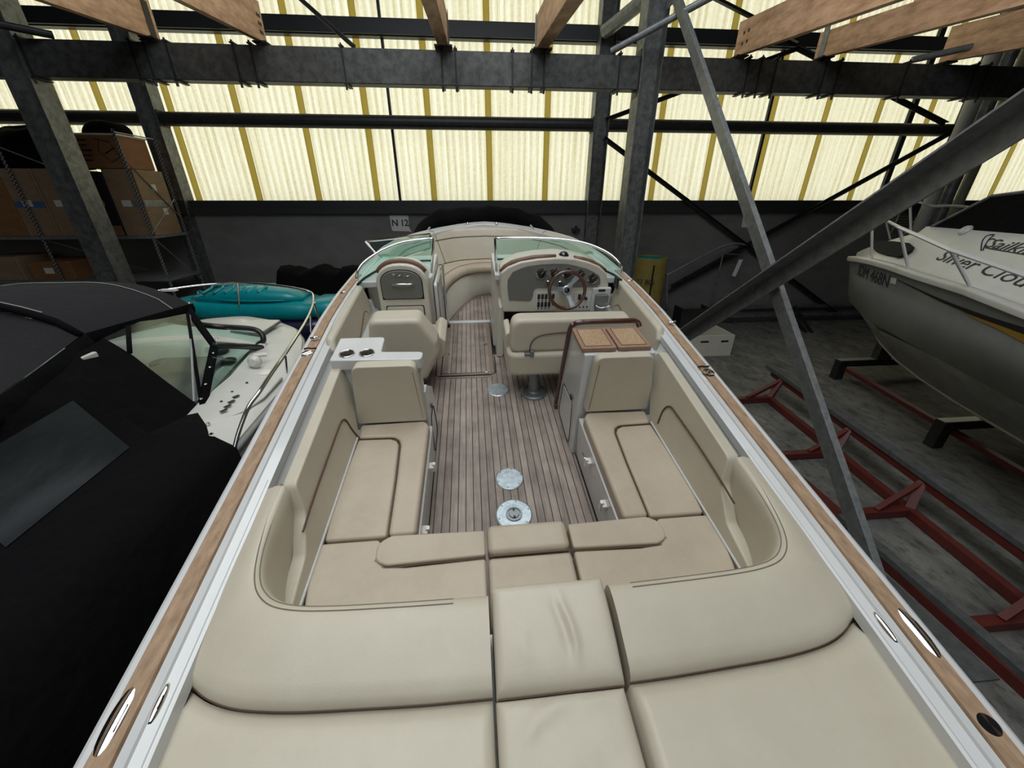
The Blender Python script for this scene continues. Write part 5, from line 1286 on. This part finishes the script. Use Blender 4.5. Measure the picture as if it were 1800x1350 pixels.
# cradle for the left boat
t = thing('boat_cradle', 'low dark cradle carrying the canopied boat', 'cradle', (-3, 1, 0))
part('cradle_beam', box(-3.1, -2.9, -2.0, 3.6, 0, .14), M['galv_dark'], t)
for y in (-1.5, 1.0, 3.0): part('cradle_crossbar', join(box(-3.9, -2.1, y-.06, y+.06, .12, .24), box(-3.08, -2.92, y-.06, y+.06, .24, .44), box(-3.9, -3.8, y-.06, y+.06, .24, .75), box(-2.2, -2.1, y-.06, y+.06, .24, .75)), M['galv_dark'], t)

# teal personal watercraft beyond it
t = thing('personal_watercraft', 'teal and navy personal watercraft behind the canopied boat', 'watercraft', (-3.7, 6.9, 1.0))
def pw(x, zc_, rz, ry, yc=6.9, pw_=3.0, n=20):
    row = []
    for k_ in range(n):
        a = 2*math.pi*k_/n; c_, s_ = math.cos(a), math.sin(a)
        row.append((x, yc+ry*math.copysign(abs(c_)**(2/pw_), c_), zc_+rz*math.copysign(abs(s_)**(2/pw_), s_)))
    return row
X = [(-5.15, 1.70, .03, .10), (-5.05, 1.70, .10, .25), (-4.9, 1.68, .14, .33), (-4.78, 1.67, .12, .33), (-4.7, 1.66, .17, .40), (-4.4, 1.63, .19, .42), (-3.9, 1.62, .19, .42), (-3.3, 1.61, .19, .42), (-2.95, 1.60, .18, .42), (-2.85, 1.61, .14, .38), (-2.75, 1.62, .17, .38), (-2.5, 1.62, .17, .36), (-2.35, 1.62, .12, .30), (-2.28, 1.62, .03, .1)]
part('body', loft([pw(*r) for r in X], closed=True, caps=True), M['teal'], t, smooth=True)
X = [(-4.75, 1.80, .03, .12), (-4.6, 1.82, .10, .24), (-4.2, 1.84, .15, .30), (-3.7, 1.84, .17, .31), (-3.2, 1.82, .13, .28), (-2.95, 1.79, .05, .2)]
part('seat', loft([pw(*r, yc=6.85, pw_=2.6) for r in X], closed=True, caps=True), M['teal'], t, smooth=True)
for i in range(6):
    x = -4.45+.17*i
    part('seat_ridge', tube(bez([(x, 6.58, 1.93), (x+.09, 6.70, 1.99), (x+.02, 6.88, 2.0), (x+.11, 7.0, 1.985)], 4), .022, 8), M['teal'], t, smooth=True)
part('seat_edge', tube(bez([(-4.55, 6.62, 1.86), (-4.62, 6.80, 1.93), (-4.2, 6.56, 1.83), (-3.4, 6.55, 1.80), (-3.0, 6.66, 1.80)], 5), .016, 6), M['teal'], t, smooth=True)
X = [(-5.0, 1.45, .03, .1), (-4.9, 1.40, .14, .35), (-4.3, 1.28, .24, .46), (-3.2, 1.25, .26, .46), (-2.5, 1.30, .22, .40), (-2.3, 1.45, .05, .2)]
part('hull', loft([pw(*r) for r in X], closed=True, caps=True), M['navy'], t, smooth=True)
part('side_graphic', tube(bez([(-4.75, 6.44, 1.49), (-4.5, 6.42, 1.43), (-4.2, 6.41, 1.48), (-3.9, 6.41, 1.43), (-3.6, 6.42, 1.49)], 4), [.012]*8+[.02]*5+[.008]*4, 6), M['hullwhite'], t, smooth=True)
t = thing('watercraft_trolley', 'dark stand under the teal watercraft', 'stand', (-3.7, 6.9, 0))
part('stand_frame', join(*[box(x-.05, x+.05, y-.05, y+.05, 0, 1.05) for x in (-4.4, -3.0) for y in (6.6, 7.2)], box(-4.45, -2.95, 6.55, 6.65, .95, 1.03), box(-4.45, -2.95, 7.15, 7.25, .95, 1.03)), M['galv_dark'], t)
a, b = aY(488, 478, 8.6), aY(640, 468, 8.6)
rows = []
for i in range(25):
    x = a[0]+(b[0]+.5-a[0])*i/24; h = 1.98+.05*math.sin(i*.9)+.03*math.sin(i*2.3)-(.25 if i in (0, 24) else 0)
    rows.append([(x, 8.25, .0), (x, 8.3+.03*math.sin(i*1.7), h*.6), (x, 8.38, h-.06), (x, 8.6, h+.02*math.sin(i)), (x, 9.0, h-.02), (x, 9.3, h-.1), (x, 9.4, 0)])
solo('covered_bundle', loft(rows, caps=True), M['canvas'], 'tall black covered load against the wall behind the teal watercraft', 'cover', smooth=True)

# =================================================================== STORAGE RACK AND BOXES
t = thing('storage_rack', 'perforated metal shelving rack holding cardboard boxes at far left', 'shelving', (-8.5, 9.7, 0))
XR, XL = aY(238, 330, 9.25)[0], aY(48, 350, 9.25)[0]
posts = [XR, XL-.05, XL-2.6]
for x in posts:
    for y in (9.22, 10.25):
        o = part('upright', join(box(x-.03, x+.03, y-.005, y+.0, 0, 4.5), box(x-.03, x-.025, y, y+.05, 0, 4.5)), M['perforated'], t)
for z in (2.60, 1.72, .6): part('shelf', box(posts[2]-.1, posts[0]+.03, 9.2, 10.28, z-.05, z), M['galv_light'], t)
part('shelf_brace', tube([(XR, 9.24, 4.0), (XR+.02, 10.25, 2.9)], .012, 5), M['galv_light'], t)
part('shelf_brace', tube([(XR, 10.25, 4.45), (XR, 9.24, 4.45)], .012, 5), M['galv_light'], t)
part('shelf_brace', tube([(XR, 9.24, 2.65), (XR, 10.25, 3.3)], .012, 5), M['galv_light'], t)
part('shelf_brace', tube([(XR, 9.24, 2.55), (XR, 10.25, 1.5)], .012, 5), M['galv_light'], t)
part('shelf_brace', tube([(posts[1], 9.21, 4.2), (posts[1]+.75, 9.3, 3.85)], .012, 5), M['galv_light'], t)
part('shelf_brace', tube([(posts[1], 9.24, 2.55), (posts[1]+1.0, 10.25, 1.75)], .012, 5), M['galv_light'], t)
def carton(x0, x1, z0, z1, m_, lab, y0=9.33, y1=10.15, tape=None, label=None, flap=True):
    t = thing('cardboard_box', lab, 'box', ((x0+x1)/2, (y0+y1)/2, z0), 'cardboard boxes on the rack')
    part('carton', box(x0, x1, y0, y1, z0, z1), M[m_], t, bevel=.012, seg=2)
    if flap: part('corner_seam', box(x1-.05, x1-.042, y0-.003, y0, z0, z1), M['card_dark'], t)
    zm = (z0+z1)/2
    if tape: part('tape', box(x0+.02, x1-.02, y0-.004, y0-.001, zm-.08, zm+.04), M[tape], t)
    if label: part('label', box((x0+x1)/2-.13, (x0+x1)/2+.05, y0-.007, y0-.004, zm-.06, zm+.06), M['paper'], t)
    return t
z0, z1 = 2.60, 3.84
carton(-9.98, -9.30, z0, z1, 'card_dark', 'orange-brown tall box at the left end of the upper shelf')
carton(-9.28, -8.68, z0, z1, 'card', 'tall brown box with blue tape on the upper shelf', tape='blue', label=1)
carton(-8.66, -8.10, z0, z1, 'card', 'tall brown box partly behind the near column, right of the blue-taped box', label=1)
t = carton(-8.08, -7.42, z0, z1-.05, 'black', 'tall black box with a ring logo on the upper shelf', flap=False)
part('ring_logo', lathe([(.09, 0), (.09, .003), (.075, .003), (.075, .001)], n=20, M=plane((-7.66, 9.325, 3.22), (1, 0, 0), (0, 0, 1))), M['card'], t)
part('lower_flap', box(-7.95, -7.43, 9.322, 9.328, 2.61, 2.80), M['card_dark'], t)
t = carton(-7.40, -6.82, z0, z1, 'card', 'tall brown box with grey tape and two stickers at the right end of the rack', label=1)
part('grey_tape', box(-6.82, -6.815, 9.33, 10.0, 3.15, 3.28), M['galv_light'], t)
part('grey_tape', box(-7.05, -6.82, 9.322, 9.327, 3.17, 3.27), M['galv_light'], t)
for zz, yy in ((3.52, 9.75), (3.06, 9.85)): part('sticker', box(-6.819, -6.812, yy-.06, yy+.06, zz-.07, zz+.06), M['paper'], t)
# printed box and bags on top
t = thing('printed_box', 'orange box printed with dark line drawings on top of the tall boxes', 'box', (-7.3, 9.7, 3.85))
part('carton', yz([(9.35, 3.85), (9.35, 4.42), (10.1, 4.42), (10.1, 3.85)], -7.72, -6.90), M['card_dark'], t, bevel=.01, seg=2)
part('lid_edge', box(-7.74, -6.88, 9.34, 10.12, 4.41, 4.44), M['paper'], t)
for r_ in range(5): part('printed_line', box(-7.66, -7.48+.03*(r_ % 3), 9.343, 9.348, 3.97+.085*r_, 4.0+.085*r_), M['lettering'], t)
part('line_drawing', join(tube([(-7.30, 9.345, 4.35), (-7.05, 9.345, 4.30), (-6.95, 9.345, 4.05), (-7.15, 9.345, 3.95), (-7.30, 9.345, 4.15), (-7.22, 9.345, 4.35)], .008, 4), tube([(-7.2, 9.345, 4.1), (-7.0, 9.345, 4.2)], .012, 4)), M['lettering'], t)
def blob(name, cx, cy, z0, rx, ry, h, m_, lab, cat, seed=0):
    rr = random.Random(seed); ph = [rr.random()*6 for _ in range(6)]
    secs = []
    for i in range(9):
        v = i/8; r = math.cos(v*math.pi/2)**.5 if v < 1 else .02
        secs.append([(cx+rx*r*math.cos(a)*(1+.08*math.sin(3*a+ph[0]+v*3)), cy+ry*r*math.sin(a)*(1+.06*math.sin(4*a+ph[1])), z0+h*math.sin(v*math.pi/2)*(1+.06*math.sin(2*a+ph[2]))) for a in [2*math.pi*k_/20 for k_ in range(20)]])
    return solo(name, loft(secs, closed=True, caps=True), M[m_], lab, cat, smooth=True)
blob('fabric_bag', -8.75, 9.75, 3.85, .85, .40, .72, 'canvas', 'large black fabric bag heaped on the left boxes', 'bag', 3)
blob('fabric_bag', -7.3, 9.75, 4.445, .42, .30, .24, 'canvas', 'black bag lying on the printed orange box', 'bag', 5)
solo('yellow_sheet', xz([(-8.0, 3.85), (-7.80, 3.85), (-7.93, 4.25)], 9.5, 9.48), M['yellow'], 'small yellow sheet beside the black bag', 'sheet')
carton(-9.60, -8.75, 1.72, 2.10, 'card_dark', 'orange box with two white stickers on the lower shelf', y0=9.30, y1=10.1, label=1)
carton(-10.5, -9.75, 1.72, 2.2, 'card', 'pale brown box at the left end of the lower shelf', y0=9.30, y1=10.1)

# =================================================================== THE RIGHT BOAT
rb = thing('fishing_boat', 'grey and white fishing boat with a bow rail on the right', 'boat', (7.2, 5.3, .6))
P0, D_ = np.array((7.72, 7.72, 0)), np.array((-.36, -1.2, 0)); D_ = D_/np.linalg.norm(D_)
Nn = np.array((-D_[1], D_[0], 0.0))           # square to the keel line
if Nn[0] > 0: Nn = -Nn                         # towards our boat (left)
def onk(px, py): return np.array(aPl(px, py, P0, Nn))
keel_px = [(1501, 452), (1504, 480), (1508, 518), (1522, 556), (1545, 600), (1580, 638), (1640, 682), (1720, 731), (1800, 777)]
keel = [onk(*p) for p in keel_px]
def sdist(p): return float(np.dot(np.array(p)-P0, D_))
kS = [sdist(p) for p in keel]; kZ = [p[2] for p in keel]
s0 = kS[0]
s_end = max(kS)+3.5
def half(s): s -= s0; return float(np.interp(s, [0, .3, .8, 1.5, 2.5, 4, 8], [0.02, .22, .50, .78, 1.0, 1.12, 1.16]))
def gz_for(px, py):
    best = None
    for z in np.linspace(1.4, 3.1, 1500):
        p = np.array(aZ(px, py, z)); s = sdist(p); off = float(np.dot(p-P0, Nn))
        e = abs(off-half(s))
        if s >= s0-.05 and (best is None or e < best[0]): best = (e, s, z)
    return best
gpx = [(1520, 459), (1560, 470), (1593, 482), (1650, 500), (1700, 515), (1750, 536), (1799, 557)]
G_ = [gz_for(*p) for p in gpx]
gS = [s0]+[g[1] for g in G_]; gZ = [kZ[0]]+[g[2]+.04 for g in G_]
o_ = np.argsort(gS); gS = [gS[i] for i in o_]; gZ = [gZ[i] for i in o_]
def gz(s): return float(np.interp(s, gS+[s_end], gZ+[gZ[-1]-.05]))
def kz(s): return float(np.interp(s, kS, kZ)) if s < kS[-1] else kZ[-1]
ks_u, kz_u = [], []
st = list(s0+np.array([0, .03, .08, .15, .3, .5, .7, 1.0, 1.3, 1.7, 2.2, 2.8, 3.5, 4.3, 5.2, 6.5]))
kzf = lambda s: float(np.interp(s, sorted(kS), [z for _, z in sorted(zip(kS, kZ))]))
CH = []
for p_ in ((1515, 543), (1535, 566), (1557, 590), (1573, 591), (1640, 624), (1700, 653), (1760, 680), (1800, 697)):
    for z in np.linspace(.6, 2.2, 900):
        q_ = np.array(aZ(*p_, z)); s_ = sdist(q_); o2 = float(np.dot(q_-P0, Nn))
        if o2 > .80*half(s_) and s_ > s0: CH.append((s_, z)); break
CH.sort()
def chz(s, k_, g):
    v = float(np.interp(s, [c_[0] for c_ in CH], [c_[1] for c_ in CH]))
    return max(k_+.02, min(v, k_+(g-k_)*.6))
def rp(s, off, z): p = P0+D_*s+Nn*off; return (p[0], p[1], z)
def rsec(s):
    h, g, k_ = half(s), gz(s), min(kzf(s), gz(s)-.05); c = chz(s, k_, g)
    tp = min(1, (s-s0)/1.6)**.8; L = [(h+.03, g), (h, g-.02), (h*(.80+.16*tp), g-.22*(g-k_)), (h*(.52+.38*tp), g-.5*(g-k_)), (h*(.12+.68*tp), c), (0, k_)]
    return L
R_rows = [[rp(s, o, z) for o, z in rsec(s)]+[rp(s, -o, z) for o, z in rsec(s)[::-1][1:]] for s in st]
hull_top = [[r[i] for i in range(0, 5)] for r in R_rows]
part('hull_side', loft(hull_top), M['hullgrey'], rb, smooth=True)
part('hull_side', loft([r[6:] for r in R_rows]), M['hullgrey'], rb, smooth=True)
part('hull_bottom', loft([r[4:7] for r in R_rows]), M['hullgrey2'], rb, smooth=True)
part('keel_strip', tube([rp(s, 0, min(kzf(s), gz(s)-.05)) for s in st], .022, 6), M['hullwhite'], rb, smooth=True)
part('chine_line', tube([tuple(np.array(r[4])+Nn*.006) for r in R_rows[3:]], .012, 5), M['black'], rb, smooth=True)
for sd in (1, -1):
    part('gunwale_moulding', loft([[rp(s, sd*(half(s)+.035), gz(s)-.06), rp(s, sd*(half(s)+.045), gz(s)-.01), rp(s, sd*(half(s)+.035), gz(s)+.02), rp(s, sd*max(0, half(s)-.05), gz(s)+.025), rp(s, sd*max(0, half(s)-.06), gz(s)+.0)] for s in st]), M['hullwhite'], rb, smooth=True)
# raised cabin deck
pk = onk(1705, 395); sk = sdist(pk)
def crest(s): return float(np.interp(s, [s0, s0+.15, sk, sk+2], [gz(s0)+.06, gz(s0)+.16, pk[2], pk[2]-.0]))
drow = []
for s in [v for v in np.linspace(s0+.05, sk, 14)]:
    h, g, c = max(0, half(s)-.14), gz(s), crest(s)
    drow.append([rp(s, (half(s)-.055)*sd, g+.0) if k_ == 0 else rp(s, o*sd, z) for sd in (1,) for k_, (o, z) in enumerate(((0, 0), (h, g-.005), (h*.97, g+.05), (h*.72, g+(c-g)*.62), (h*.60, g+(c-g)*.80), (h*.45, g+(c-g)*.93), (0, c)))]
                +[rp(s, -o, z) for o, z in ((h*.45, g+(c-g)*.93), (h*.60, g+(c-g)*.80), (h*.72, g+(c-g)*.62), (h, g-.005), (half(s)-.055, g))])
last = drow[-1]
s = sk
part('cabin_deck', loft(drow), M['hullwhite'], rb, smooth=True)
# continue the cabin side aft, under the windscreen line
_q = aPl(1800, 412, P0+Nn*.6, Nn); _s = sdist(_q)
def cabz(s): return pk[2]-.03+(_q[2]-pk[2]+.03)*(s-sk)/(_s-sk)
sd_rows = []
for s in np.linspace(sk, sk+4, 8):
    h, g = half(s)-.14, gz(s); cz = cabz(s)
    sd_rows.append([rp(s, half(s)-.055, g), rp(s, h, g-.005), rp(s, h*.97, g+.05), rp(s, h*.80, g+(cz-g)*.62), rp(s, h*.62, cz), rp(s, 0, cz+.02), rp(s, -h*.6, cz), rp(s, -half(s), g)])
part('cabin_side', loft(sd_rows), M['hullwhite'], rb, smooth=True)
wr = []
for s in np.linspace(sk+.10, sk+3.5, 6):
    h = half(s)-.14; cz = cabz(s); t_ = min(1, (s-sk)/.9)
    wr.append([rp(s, h*.60, cz), rp(s, h*.52, cz+.45*t_), rp(s, 0, cz+.52*t_), rp(s, -h*.52, cz+.45*t_), rp(s, -h*.60, cz)])
part('cabin_canopy', loft(wr), M['canvas'], rb)  # black canvas canopy above the cabin, not glass
part('windscreen_frame', tube([wr[0][0], wr[1][1], wr[2][1], wr[-1][1]], .02, 6), M['galv'], rb)
# everything on the cabin is placed on its own plane facing the near side
def deckpt(px, py, lift=.0):
    best = None; o = O_; d = ray(px, py)
    import mathutils
    return None
from mathutils.bvhtree import BVHTree
bv = BVHTree.FromPolygons([Vector(v) for v in loft(drow+sd_rows[:0])[0]], loft(drow)[1])
g2 = loft(sd_rows); bv2 = BVHTree.FromPolygons([Vector(v) for v in g2[0]], g2[1])
g3 = loft(hull_top); bv3 = BVHTree.FromPolygons([Vector(v) for v in g3[0]], g3[1])
def hit(px, py, trees=(bv, bv2), lift=.006):
    d = Vector(ray(px, py)).normalized(); o = Vector(O_); best = None
    for b_ in trees:
        h = b_.ray_cast(o, d)
        if h[0] is not None and (best is None or h[3] < best[3]): best = h
    if best is None: return None
    n = best[1]
    if n.dot(d) > 0: n = -n
    return best[0]+n*lift, n
def letters_on(txt, p0, p1, hgt, trees, m_, shear=0, nm='lettering', hshift=0):
    """write along the line p0->p1 (pixels) on the surface"""
    A, B = hit(*p0, trees), hit(*p1, trees)
    if A is None or B is None: return
    c = (A[0]+B[0])/2; u = (B[0]-A[0]); L = u.length; u.normalize(); n = (A[1]+B[1]).normalized(); v = n.cross(u)
    if v.z < 0: v = -v
    g = text_g(txt, hgt, Matrix.Identity(4), .002, shear)
    xs = [p[0] for p in g[0]]; w = max(xs)-min(xs); mx = (max(xs)+min(xs))/2
    w0 = u.cross(v)
    V = []
    for p in g[0]:
        q_ = c+u*((p[0]-mx)*L/w)+v*p[1]+n*(p[2]+.004)
        best = None
        for b_ in trees:
            h = b_.ray_cast(q_+n*.4, -n, 1.0)
            if h[0] is not None: best = h[0]+n*(p[2]+.005); break
        V.append(tuple(best if best is not None else q_))
    part(nm, (V, g[1]), M[m_], rb)
letters_on('Silver Clou', (1653, 449), (1812, 498), .20, (bv, bv2), 'lettering', .25)
letters_on('Sailkin', (1739, 428), (1822, 443), .17, (bv, bv2), 'lettering', .2)
letters_on('IDM 468N', (1510, 475), (1563, 496), .25, (bv3,), 'lettering')
e = []
for pts_ in (((1725, 441), (1727, 425), (1735, 415), (1748, 413), (1740, 420), (1733, 430), (1728, 441)), ((1733, 436), (1760, 441), (1800, 448), (1815, 450)), ((1736, 424), (1746, 420), (1752, 424))):
    P = [hit(*p) for p in pts_]; P = [tuple(p[0]) for p in P if p]
    if len(P) > 1: e.append(tube(bez(P, 3), .006, 5))
if e: part('leaping_fish_emblem', join(*e), M['lettering'], rb)
hp = [(1539, 437), (1547, 431), (1575, 428), (1600, 428), (1609, 436), (1606, 443), (1592, 452), (1583, 455), (1560, 450), (1543, 445)]
P = [hit(*p, lift=.008) for p in hp]
if all(P):
    nn = sum((p[1] for p in P), Vector()).normalized(); cc_ = sum((p[0] for p in P), Vector())/len(P)
    mo = max((p[0]-cc_).dot(nn) for p in P)
    Q = [p[0]-nn*((p[0]-cc_).dot(nn)-mo-.004) for p in P]
    part('anchor_well', ([tuple(q_) for q_ in Q]+[tuple(q_-nn*.03) for q_ in Q], [tuple(range(len(Q)))]+[(i, (i+1) % len(Q), len(Q)+(i+1) % len(Q), len(Q)+i) for i in range(len(Q))]), M['dark_hole'], rb)
def ribbon(nm, top, bot, m_):
    T = [hit(*p, (bv3,), lift=.008) for p in bez([(*p, 0) for p in top], 4) for p in [p[:2]]]; B = [hit(*p, (bv3,), lift=.008) for p in bez([(*p, 0) for p in bot], 4) for p in [p[:2]]]
    rows = [[tuple(a[0]), tuple(b[0])] for a, b in zip(T, B) if a and b]
    if len(rows) > 1: part(nm, loft(rows), M[m_], rb)
ribbon('side_stripe', [(1578, 490.5), (1620, 510), (1661, 528), (1730, 553), (1800, 575), (1830, 584)], [(1578, 492), (1620, 513), (1661, 533), (1730, 561), (1800, 586), (1830, 597)], 'black')
ribbon('side_stripe', [(1690, 547), (1710, 555), (1760, 572.5), (1800, 587.5), (1830, 598)], [(1690, 548), (1710, 558), (1760, 581), (1800, 602), (1830, 615)], 'gold')
h = hit(1698, 406, lift=0)
if h: part('deck_light', lathe([(.07, 0), (.07, .02), (.05, .04), (.005, .045)], n=20, M=plane(h[0], h[1].orthogonal(), h[1].cross(h[1].orthogonal()))), M['hullgrey2'], rb)
P = [hit(*p, (bv3,)) for p in ((1567, 487), (1577, 490), (1575, 500), (1565, 497))]
if all(P): part('registration_sticker', ([tuple(p[0]) for p in P], [(0, 1, 2, 3)]), M['hullgrey2'], rb)
# rails on the right boat
t = comp('bow_rail', rb)
def gpt(px, py, zl=.03):
    b_ = gz_for(px, py); s = b_[1]; return rp(s, half(s)-.02, gz(s)+.02)
def up_(p, px, py):                     # point straight above/beside p seen at the pixel
    n = np.array((FW[0], FW[1], 0)); return aPl(px, py, p, n)
b1, b2_, b3 = gpt(1530, 454), gpt(1592, 478), gpt(1699, 511)
t1, t2_, t3 = up_(b1, 1533, 399), up_(b2_, 1581, 400), up_(b3, 1671, 440)
te = up_(gpt(1790, 560), 1800, 484); t0 = up_(rp(s0+.3, -.2, gz(s0)), 1557, 387)
part('near_rail', tube([t0, t2_, t3, te, tuple(1.3*np.array(te)-.3*np.array(t3))], .022, 8), M['rail_steel'], t)
part('stanchion', tube([b1, t1], .018, 8), M['rail_steel'], t)
part('stanchion', tube([b2_, t2_], .018, 8), M['rail_steel'], t)
part('stanchion', tube([b3, t3], .018, 8), M['rail_steel'], t)
fp = [up_(rp(s0+1.0, -half(s0+1.0), gz(s0+1)), *p) for p in ((1610, 354), (1635, 362), (1665, 362), (1700, 364), (1735, 372))]
part('far_rail', tube(bez([up_(rp(s0+.5, -.3, gz(s0)), 1528, 368), up_(rp(s0+.5, -.3, gz(s0)), 1532, 352), up_(rp(s0+.5, -.3, gz(s0)), 1550, 349)]+fp, 4), .02, 8), M['rail_steel'], t, smooth=True)
part('stanchion', tube([up_(rp(s0+1.0, -half(s0+1.0), gz(s0+1)), 1600, 360), up_(rp(s0+1.0, -half(s0+1.0), gz(s0+1)), 1601, 408)], .018, 8), M['rail_steel'], t)
part('stanchion', tube([t0, up_(rp(s0+.3, -.2, gz(s0)), 1565, 421)], .016, 8), M['rail_steel'], t)
part('stanchion', tube([fp[-1], up_(rp(s0+1.0, -half(s0+1.0), gz(s0+1)), 1728, 380)], .016, 8), M['rail_steel'], t)
t = comp('anchor_basket', rb)
bs = rp(s0+.6, -.35, gz(s0))
for i in range(6): part('wire', tube([up_(bs, 1580-i*1.2, 378+5*i), up_(bs, 1610-i*1.2, 377+5*i)], .008, 5), M['black'], t)
part('wire_frame', join(tube([up_(bs, 1581, 377), up_(bs, 1566, 410)], .010, 5), tube([up_(bs, 1624, 367), up_(bs, 1588, 414)], .008, 5)), M['galv'], t)
# stands under the right boat
for i, (x, y, xb, lab) in enumerate(((6.85, 6.25, 9.2, 'black steel stand under the bow of the grey boat'), (6.45, 4.05, 8.8, 'black steel stand under the middle of the grey boat'))):
    t = thing('boat_stand', lab, 'stand', (x, y, 0), 'black stands under the right boat')
    tl = aZ(1472, 632, .40) if i == 0 else aZ(1650, 738, .43); z = tl[2]
    part('cross_beam', box(tl[0], tl[0]+2.4, tl[1]-.10, tl[1]+.04, z-.12, z), M['galv_dark'], t)
    part('pad', box(tl[0]+.0, tl[0]+1.2, tl[1]-.09, tl[1]+.03, z, z+.012), M['hullgrey'], t)
    part('leg', box(tl[0], tl[0]+.16, tl[1]-.10, tl[1]+.04, 0, z-.12), M['galv_dark'], t)
    part('leg', box(tl[0]+2.24, tl[0]+2.4, tl[1]-.10, tl[1]+.04, 0, z-.12), M['galv_dark'], t)
    part('keel_block', box(tl[0]+.75, tl[0]+1.05, tl[1]-.10, tl[1]+.04, z, max(z+.03, kzf(sdist((tl[0]+.9, tl[1], 0)))-.03)), M['bunk'], t)
a, b = aZ(1490, 650, .25), aZ(1800, 832, .25)
d = np.array(b)-np.array(a)
solo('stand_rail', beam(a, tuple(np.array(b)+d*.5), .09, .07), M['red'], 'long dark red rail linking the black stands', 'steel rail')

# =================================================================== RED CRADLE ON THE FLOOR
t = thing('red_cradle', 'long red steel boat cradle on the floor between the two boats', 'cradle', (4.6, 3.5, 0))
xr = 4.98
def barX(x, y0, y1, z, w, h, m_='red', nm='rail'): return part(nm, box(x-w/2, x+w/2, y0, y1, z-h/2, z+h/2), M[m_], t)
part('rail', beam((5.12, 5.80, .06), (4.55, .2, .06), .09, .10), M['red'], t)
part('bunk_rail', beam((5.40, 6.15, .36), (4.62, .1, .36), .06, .09), M['red'], t)
part('bunk', beam((5.43, 6.30, .44), (4.66, .1, .44), .14, .075), M['bunk'], t, bevel=.01)
part('rail', beam((3.98, 5.8, .05), (3.93, .0, .05), .16, .10), M['red'], t)
part('rail', beam((3.90, 2.9, .13), (3.97, .0, .13), .10, .06), M['bunk'], t)
def xl(y): return 5.12+(y-5.8)*(5.12-4.55)/5.6
def xb_(y): return 5.40+(y-6.15)*(5.40-4.62)/6.05
for i, y in enumerate((5.72, 4.10, 2.98, 1.72)):
    part('crossbar', beam((3.95, y, .06), (xl(y), y, .06), .09, .09), M['red'], t)
    part('strut', beam((xl(y), y, .06), (xb_(y), y+.12, .36), .08, .08), M['red'], t)
    part('strut', beam((xl(y)-.42, y, .10), (xb_(y), y+.12, .36), .055, .055), M['red'], t)
solo('floor_plate', box(3.35, 3.83, 1.35, 2.6, .0, .02), M['bunk'], 'flat grey board on the floor beside the red cradle', 'board')
# cradle under the long boat
def bw(p): return tuple(BOAT @ Vector(p))
t = thing('boat_trailer', 'steel trailer carrying the long open boat', 'trailer', (0, 2, 0))
part('trailer_beam', box(-.12, .12, -1.0, 5.8, .30, .42), M['red'], t)
for y in (-.3, 2.0, 4.3):
    part('crossmember', box(-.9, .9, y-.05, y+.05, .42, .50), M['red'], t)
    part('support_pad', box(-.15, .15, y-.12, y+.12, .50, .50+max(.05, (1.27+y*.157-.62*1.0)-.50-.02)), M['bunk'], t)
    part('leg', box(-.9, -.8, y-.05, y+.05, 0, .42), M['red'], t); part('leg', box(.8, .9, y-.05, y+.05, 0, .42), M['red'], t)
